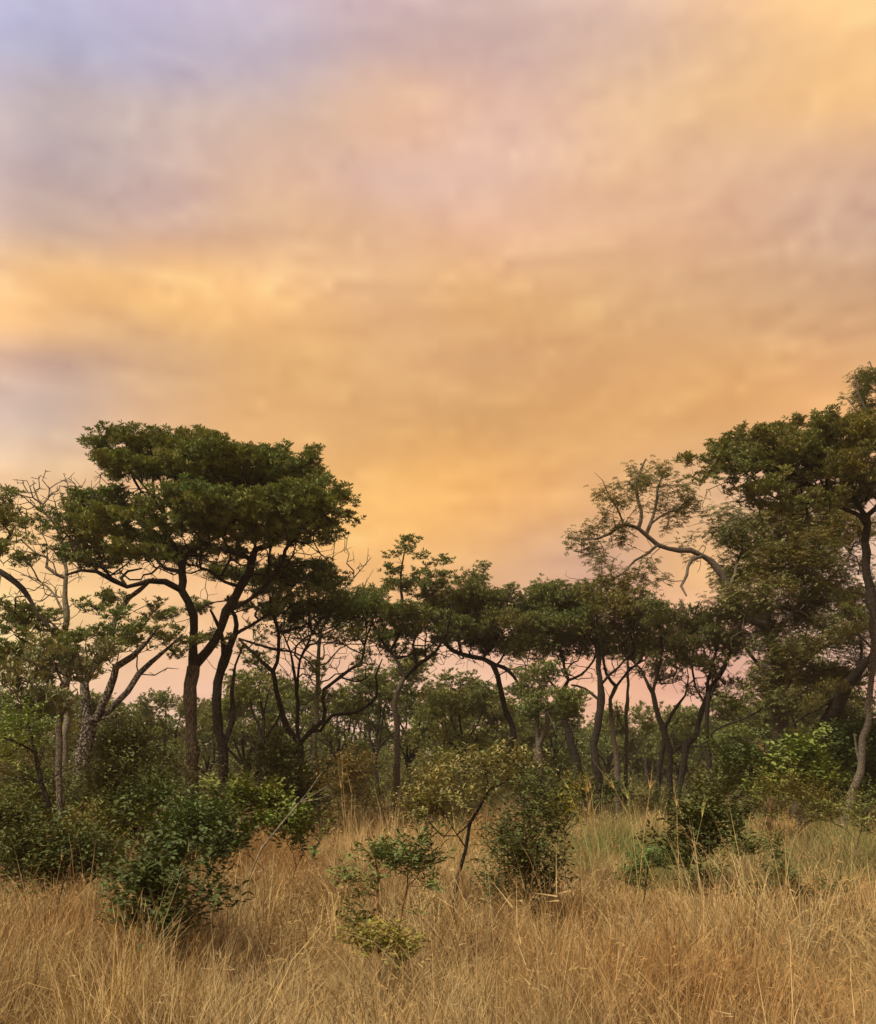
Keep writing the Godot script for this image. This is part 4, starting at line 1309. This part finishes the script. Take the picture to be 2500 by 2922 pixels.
func shrubs() -> void:
	var deep := Color(0.078, 0.094, 0.028)
	var mid := Color(0.105, 0.122, 0.036)
	var yellowish := Color(0.199, 0.198, 0.045)
	var pale := Color(0.222, 0.232, 0.090)
	shrub("leafy_shrub", "dark round-leaved bush in front, nearest of the left shrubs", 8.3, 450, [[440,2610,130,80,0.0,1.0], [360,2580,70,60,0.2,1.0], [510,2640,80,60,-0.2,1.0], [440,2540,120,40,0.2,0.9], [560,2560,60,80,0.0,0.7], [620,2490,60,70,0.1,0.7], [660,2420,60,50,0.2,0.7], [500,2470,70,50,0.2,0.8], [430,2410,60,45,0.3,0.8], [370,2365,45,35,0.3,0.8]], "broad", deep, {"size": 0.72, "per": 2.6})
	shrub("leafy_shrub", "yellow-green broad-leaved bush under the black twin stem", 12.0, 760, [[690,2330,60,45,0.0,1.0], [780,2310,80,45,0.2,1.0], [850,2350,70,45,0.0,1.0], [760,2390,90,50,-0.2,0.9], [700,2420,60,60,0.0,0.8], [880,2390,55,40,0.2,0.7], [820,2440,60,40,0.0,0.7], [660,2290,35,25,0.0,0.8]], "broad", Color(0.141, 0.171, 0.042), {"size": 0.95, "unit": 0.2, "per": 2.4})
	shrub("leafy_shrub", "tall small-leaved bush beside the stout old trunk", 17.0, 350, [[330,2150,70,55,0.0,1.0], [380,2180,70,60,0.3,1.0], [350,2230,100,60,-0.2,1.0], [420,2250,70,50,0.3,0.9], [290,2210,50,60,0.0,0.9], [350,2290,110,50,0.0,1.0]], "small", mid, {"unit": 0.2, "size": 1.0, "thin": 0.005})
	shrub("leafy_shrub", "dense dark bush at the foot of the largest tree", 14.0, 430, [[470,2310,90,55,0.0,1.0], [400,2350,100,60,0.3,1.0], [500,2390,80,60,-0.3,1.0], [330,2400,100,60,0.0,1.0], [420,2430,110,50,0.2,1.0]], "small", deep, {"unit": 0.18, "size": 1.0})
	shrub("leafy_shrub", "low tangled bush spreading between the thin stem and the round-leaved bush", 13.0, 220, [[230,2410,100,45,0.0,1.0], [150,2440,90,45,0.2,0.9], [290,2450,90,50,-0.2,1.0], [200,2370,60,35,0.2,0.8]], "small", Color(0.130, 0.143, 0.042), {"unit": 0.17, "size": 0.9})
	shrub("leafy_shrub", "bright green rounded bush at the left edge", 13.0, 25, [[20,2330,60,50,0.0,1.3], [60,2380,70,50,0.2,1.3], [0,2420,80,60,0.0,1.3], [90,2450,70,40,-0.2,1.2], [140,2400,50,40,0.3,1.0]], "small", mid, {"unit": 0.16, "size": 0.95})
	shrub("leafy_shrub", "dark bush behind the candelabra tree's bole", 27.0, 800, [[800,2170,70,50,0.0,1.0], [760,2220,60,45,0.5,1.0], [850,2230,70,50,-0.5,1.0], [810,2280,90,40,0.0,1.0], [890,2290,50,40,0.3,0.9]], "broad", deep, {"unit": 0.34, "size": 1.7, "thin": 0.008})
	shrub("sapling", "slanting sapling with pale upturned leaves left of the dark middle bush", 11.5, 1300, [[1330,2185,90,18,0.0,0.7], [1440,2170,80,18,0.2,0.7], [1270,2215,50,16,-0.2,0.6], [1260,2285,80,20,0.2,0.7], [1350,2280,70,18,-0.2,0.6], [1190,2325,80,20,0.0,0.7], [1410,2230,50,20,0.2,0.6], [1180,2290,45,16,0.2,0.6], [1480,2205,50,18,0.0,0.6]], "sapling", pale, {"size": 0.95, "unit": 0.15, "per": 2.1, "bare": 0.05, "bark": "bark_dark",
		"stems": [[[1298,2560,13], [1310,2490,12], [1328,2420,11], [1345,2350,10], [1370,2305,8], [1400,2255,6]]], "limbs": [[[1345,2355,5], [1300,2385,4], [1260,2385,4], [1220,2340,3], 0.2], [[1330,2410,5], [1290,2360,4], [1265,2390,3], -0.3], [[1395,2262,5], [1440,2230,4], [1480,2205,3], 0.3]]})
	shrub("leafy_shrub", "dark shadowed bush in the middle of the clearing", 10.6, 1520, [[1530,2330,60,40,0.0,0.8], [1480,2400,65,50,0.2,0.9], [1560,2400,60,50,-0.2,0.8], [1510,2480,90,50,0.0,1.0], [1450,2540,70,45,0.1,0.9], [1570,2270,60,35,0.3,0.9], [1530,2560,70,40,0.0,0.9]], "small", deep, {"size": 0.9, "per": 2.4, "unit": 0.155})
	shrub("leafy_shrub", "bright yellow-green little bush behind the dark middle bush", 14.0, 1620, [[1600,2280,45,30,0.0,1.0], [1630,2310,40,35,0.1,1.0], [1600,2340,50,30,0.0,0.9]], "small", Color(0.237, 0.253, 0.051), {"size": 0.8})
	shrub("leafy_shrub", "grey-green bush behind the pale sapling, topped by upright shoots", 14.5, 1480, [[1460,2220,60,30,0.0,0.5], [1545,2215,50,28,0.2,0.6], [1500,2260,60,30,0.0,0.5]], "sapling", Color(0.162, 0.171, 0.065), {"size": 1.0, "unit": 0.17})
	shrub("sapling", "small upright sapling with fresh green leaves in the foreground grass", 8.2, 1090, [[1080,2425,28,26,0.0,1.0], [1060,2460,35,20,0.0,0.9], [1160,2480,70,36,0.05,1.0], [1205,2430,60,32,0.1,1.0], [1120,2480,40,25,0.0,0.9], [1005,2520,35,22,0.0,0.9], [1060,2545,45,22,0.05,0.9], [1200,2600,50,25,0.0,1.0], [1225,2540,30,18,0.0,0.7], [1030,2630,30,22,0.0,0.7]], "sapling", Color(0.126, 0.171, 0.058), {"size": 0.85, "unit": 0.12, "per": 1.5, "thin": 0.0025, "bark": "bark_orange",
		"stems": [[[1080,2660,7], [1078,2580,6], [1077,2500,6], [1074,2440,4]], [[1138,2660,7], [1150,2590,6], [1160,2530,5], [1168,2470,4]]], "limbs": [[[1077,2560,4], [1040,2535,3], [1000,2525,2], 0.1], [[1158,2545,4], [1190,2500,3], [1210,2450,2], -0.1]]})
	shrub("leafy_shrub", "low yellowing plant at the foot of the fresh green sapling", 7.6, 1090, [[1040,2690,45,25,0.0,0.6], [1110,2690,55,25,0.1,0.6], [1150,2730,45,25,0.0,0.5]], "sapling", yellowish, {"size": 0.8, "unit": 0.125, "thin": 0.0025})
	shrub("leafy_shrub", "dark glossy bush on the right among green grass", 13.5, 2010, [[2000,2350,70,55,0.0,1.0], [1960,2400,50,55,0.2,1.0], [2050,2400,70,55,-0.2,1.0], [2000,2450,80,35,0.0,1.0], [2090,2360,40,35,0.2,0.8]], "broad", Color(0.089, 0.112, 0.038), {"size": 1.05, "unit": 0.18})
	shrub("leafy_shrub", "low sprawling sprout of dark leaves right of the glossy bush", 11.0, 2230, [[2250,2500,50,22,0.0,0.9], [2300,2550,55,20,0.1,1.0], [2360,2535,35,16,0.0,0.9], [2200,2470,40,25,0.0,0.8]], "sapling", Color(0.096, 0.137, 0.051), {"size": 0.8, "unit": 0.125, "thin": 0.0025})
	shrub("leafy_shrub", "low sprawling sprout of dull leaves below the glossy bush", 11.0, 2080, [[2040,2500,60,22,0.0,0.9], [2110,2540,60,20,0.1,0.9], [2020,2540,50,18,0.0,0.7], [2160,2430,60,30,0.2,0.8]], "sapling", Color(0.126, 0.151, 0.054), {"size": 0.8, "unit": 0.125, "thin": 0.0025})
	shrub("sapling", "tiny dark-stemmed seedling alone in the grass right of the middle", 11.0, 1842, [[1850,2450,26,22,0.0,0.9], [1870,2475,22,14,0.0,0.7], [1800,2515,32,16,0.0,0.9], [1840,2495,30,18,0.0,0.8], [1885,2455,18,12,0.0,0.7]], "sapling", Color(0.111, 0.151, 0.045), {"size": 0.7, "unit": 0.11, "thin": 0.0025, "bark": "bark_dark", "stems": [[[1838,2590,5], [1840,2530,5], [1846,2480,4], [1852,2440,2]]]})
	shrub("thicket_shrub", "dark shrub at the foot of the great feathery tree", 25.0, 2150, [[2150,2190,70,50,0.0,1.0], [2100,2200,50,50,0.5,0.9], [2180,2240,80,45,-0.5,1.0], [2090,2250,60,35,0.0,0.9]], "broad", Color(0.089, 0.116, 0.038), {"unit": 0.30, "size": 1.5, "thin": 0.008})
	shrub("thicket_shrub", "yellow-green shrub between the feathery tree and the leaning black trunk", 23.0, 2310, [[2310,2160,60,50,0.0,1.0], [2260,2210,60,50,0.4,1.0], [2340,2230,70,50,-0.4,1.0], [2280,2260,90,35,0.0,1.0]], "broad", Color(0.155, 0.178, 0.044), {"unit": 0.30, "size": 1.5, "thin": 0.008})
	shrub("thicket_shrub", "large dark green shrub at the right edge behind the grey slanting stem", 30.0, 2460, [[2400,2130,60,50,0.0,1.0], [2460,2150,80,70,0.5,1.0], [2410,2210,80,60,-0.5,1.0], [2490,2220,70,70,0.0,1.0], [2440,2270,100,35,0.0,1.0], [2540,2170,60,80,0.0,1.0]], "broad", Color(0.082, 0.116, 0.036), {"unit": 0.34, "size": 1.7, "thin": 0.008})
	shrub("leafy_shrub", "olive bush in the green grass below the thicket", 17.0, 2280, [[2270,2290,90,35,0.0,0.9], [2180,2300,60,30,0.3,0.8], [2350,2300,70,30,-0.2,0.8], [2240,2250,50,25,0.0,0.8]], "small", Color(0.178, 0.178, 0.054), {"unit": 0.24, "size": 1.1, "thin": 0.005})
	shrub("leafy_shrub", "low green bush by the right edge, under the grey slanting stem", 15.0, 2430, [[2430,2310,70,40,0.0,0.9], [2370,2330,50,30,0.2,0.8], [2480,2340,50,35,0.0,0.8]], "small", Color(0.141, 0.158, 0.046), {"unit": 0.22, "size": 1.0, "thin": 0.005})
	shrub("leafy_shrub", "wispy olive bush left of the middle tree's trunk", 26.0, 1010, [[1000,2210,70,50,0.0,0.8], [950,2230,50,45,0.5,0.7], [1050,2230,50,40,-0.5,0.7], [1000,2265,80,30,0.0,0.8]], "small", Color(0.178, 0.158, 0.058), {"unit": 0.34, "size": 1.6, "thin": 0.007})
	shrub("leafy_shrub", "olive bush right of the middle tree's trunk", 22.0, 1240, [[1220,2200,55,30,0.0,0.6], [1270,2190,45,28,0.4,0.6], [1250,2240,70,30,0.0,0.6]], "small", Color(0.155, 0.158, 0.054), {"unit": 0.3, "size": 1.5, "thin": 0.007})
	shrub("leafy_shrub", "dim bush between the thin stem and the stout old trunk", 28.0, 110, [[60,2200,70,50,0.0,0.8], [120,2220,60,50,0.4,0.8], [30,2260,70,40,0.0,0.8]], "small", Color(0.170, 0.151, 0.058), {"unit": 0.36, "size": 1.7, "thin": 0.007})
	shrub("leafy_shrub", "broad dark bush in the left corner in front of the thin stem", 10.5, 120, [[110,2470,100,50,0.0,1.1], [40,2490,80,45,0.2,1.0], [190,2490,90,45,0.1,1.1], [260,2470,70,45,0.0,1.0]], "small", deep, {"unit": 0.15, "size": 0.9})
	shrub("leafy_shrub", "bush behind the round-leaved bush, joining it to the yellow-green one", 11.5, 570, [[560,2400,80,60,0.0,1.0], [520,2450,80,50,0.2,1.0], [600,2440,70,60,0.0,0.9], [620,2360,50,40,0.2,0.9]], "small", mid, {"unit": 0.16, "size": 1.0})
	shrub("leafy_shrub", "bush left of the stout old trunk's foot", 19.0, 130, [[110,2290,90,50,0.0,0.9], [50,2270,70,55,0.3,0.9], [170,2310,60,45,-0.3,0.9], [100,2340,90,40,0.0,0.9]], "small", mid, {"unit": 0.24, "size": 1.25, "thin": 0.005})
	shrub("leafy_shrub", "bush at the foot of the joined black stems", 30.0, 1890, [[1890,2290,60,22,0.0,0.8], [1830,2285,50,20,0.5,0.7], [1950,2290,50,20,-0.5,0.7]], "small", mid, {"unit": 0.36, "size": 1.7, "thin": 0.007})
	shrub("leafy_shrub", "bush at the foot of the coal-black kinked trunk", 31.0, 1700, [[1690,2280,55,28,0.0,0.8], [1640,2280,45,22,0.5,0.7], [1750,2285,50,22,-0.5,0.7]], "broad", deep, {"unit": 0.36, "size": 1.7, "thin": 0.007})
	shrub("leafy_shrub", "bush at the foot of the slim stem with the long low branch", 29.0, 2040, [[2050,2260,50,28,0.0,0.8], [2010,2280,40,22,0.5,0.7], [2100,2190,45,40,0.6,0.7]], "broad", mid, {"unit": 0.36, "size": 1.6, "thin": 0.007})
	# a dry fallen stick leaning in the yellow-green bush
	rng.seed = 61
	var b := Bones.new()
	var root := thing("dead_branch", "bleached dead branch leaning in the yellow-green broad-leaved bush", "branch")
	var runs := [limb(b, [[745,2420,6], [775,2385,6], [812,2340,6], [855,2290,5], [900,2265,3], [935,2245,2]], 11.0, 0.2, true)]
	runs.append(limb(b, [[855,2290,5], [900,2282,4], [940,2270,2]], 11.0, 0.1, false))
	runs.append(limb(b, [[850,2295,4], [890,2240,3], [920,2200,2]], 11.0, 0.3, false))
	var origin := b.p[0]
	root.position = origin
	for k in runs.size(): part("stem" if k == 0 else "twig", limb_mesh(b, runs[k], origin, 7, 0.1), M.bark_pale, root)

func stalks() -> void:
	rng.seed = 15
	var straw := Color(0.50, 0.36, 0.16)
	var green := Color(0.38, 0.36, 0.12)
	var where := "tall seeding grass stalk "
	stalk("grass_stalk", where + "straight beside the corridor of gold grass, left one", [[985,2420,4], [978,2330,4], [972,2250,3], [965,2190,2]], 13.0, 0.006, straw)
	stalk("grass_stalk", where + "in the corridor of gold grass, tallest of the three", [[995,2430,4], [985,2330,4], [978,2230,3], [974,2150,2]], 13.5, 0.006, straw)
	stalk("grass_stalk", where + "in the corridor of gold grass, leaning right", [[1000,2440,4], [1002,2330,4], [1000,2260,3], [990,2200,2]], 13.0, 0.006, straw)
	stalk("grass_stalk", where + "slanting far left over the coal-black trunk", [[1830,2420,5], [1790,2320,5], [1750,2250,4], [1700,2180,2]], 9.0, 0.005, straw)
	stalk("grass_stalk", where + "upright with a plume, right of the crooked reddish trunk", [[1835,2400,5], [1845,2320,5], [1852,2250,4], [1862,2185,3]], 9.5, 0.006, straw)
	stalk("grass_stalk", where + "green and upright left of the seedling", [[1810,2430,4], [1800,2340,4], [1788,2280,3], [1775,2220,2]], 10.0, 0.005, green)
	stalk("grass_stalk", where + "green, slanting left of the little yellow-green bush", [[1660,2350,4], [1640,2300,4], [1620,2250,3], [1605,2225,2]], 9.0, 0.005, green)
	stalk("grass_stalk", where + "brown-plumed in front of the slanting dark trunk", [[1690,2380,4], [1683,2310,4], [1676,2260,4], [1672,2210,3]], 11.0, 0.007, Color(0.48, 0.29, 0.10))
	stalk("grass_stalk", where + "beside the brown-plumed one, thinner", [[1700,2380,4], [1692,2310,3], [1684,2250,3], [1678,2215,2]], 11.5, 0.005, straw)
	stalk("grass_stalk", where + "crossing the dark glossy bush", [[1970,2470,5], [1985,2400,4], [1998,2330,4], [2010,2270,2]], 8.0, 0.005, green)
	stalk("grass_stalk", where + "right of the S-shaped trunk's foot", [[1935,2460,4], [1930,2370,4], [1926,2300,3], [1922,2230,2]], 9.5, 0.005, straw)
	stalk("grass_stalk", where + "pale, alone in the lower right foreground", [[2262,2860,5], [2260,2760,5], [2256,2690,4], [2254,2640,2]], 4.6, 0.004, Color(0.6, 0.45, 0.22))
	stalk("grass_stalk", where + "pale, near the lower right corner", [[2440,2900,5], [2432,2800,5], [2427,2720,4], [2424,2690,2]], 4.4, 0.004, Color(0.6, 0.45, 0.22))
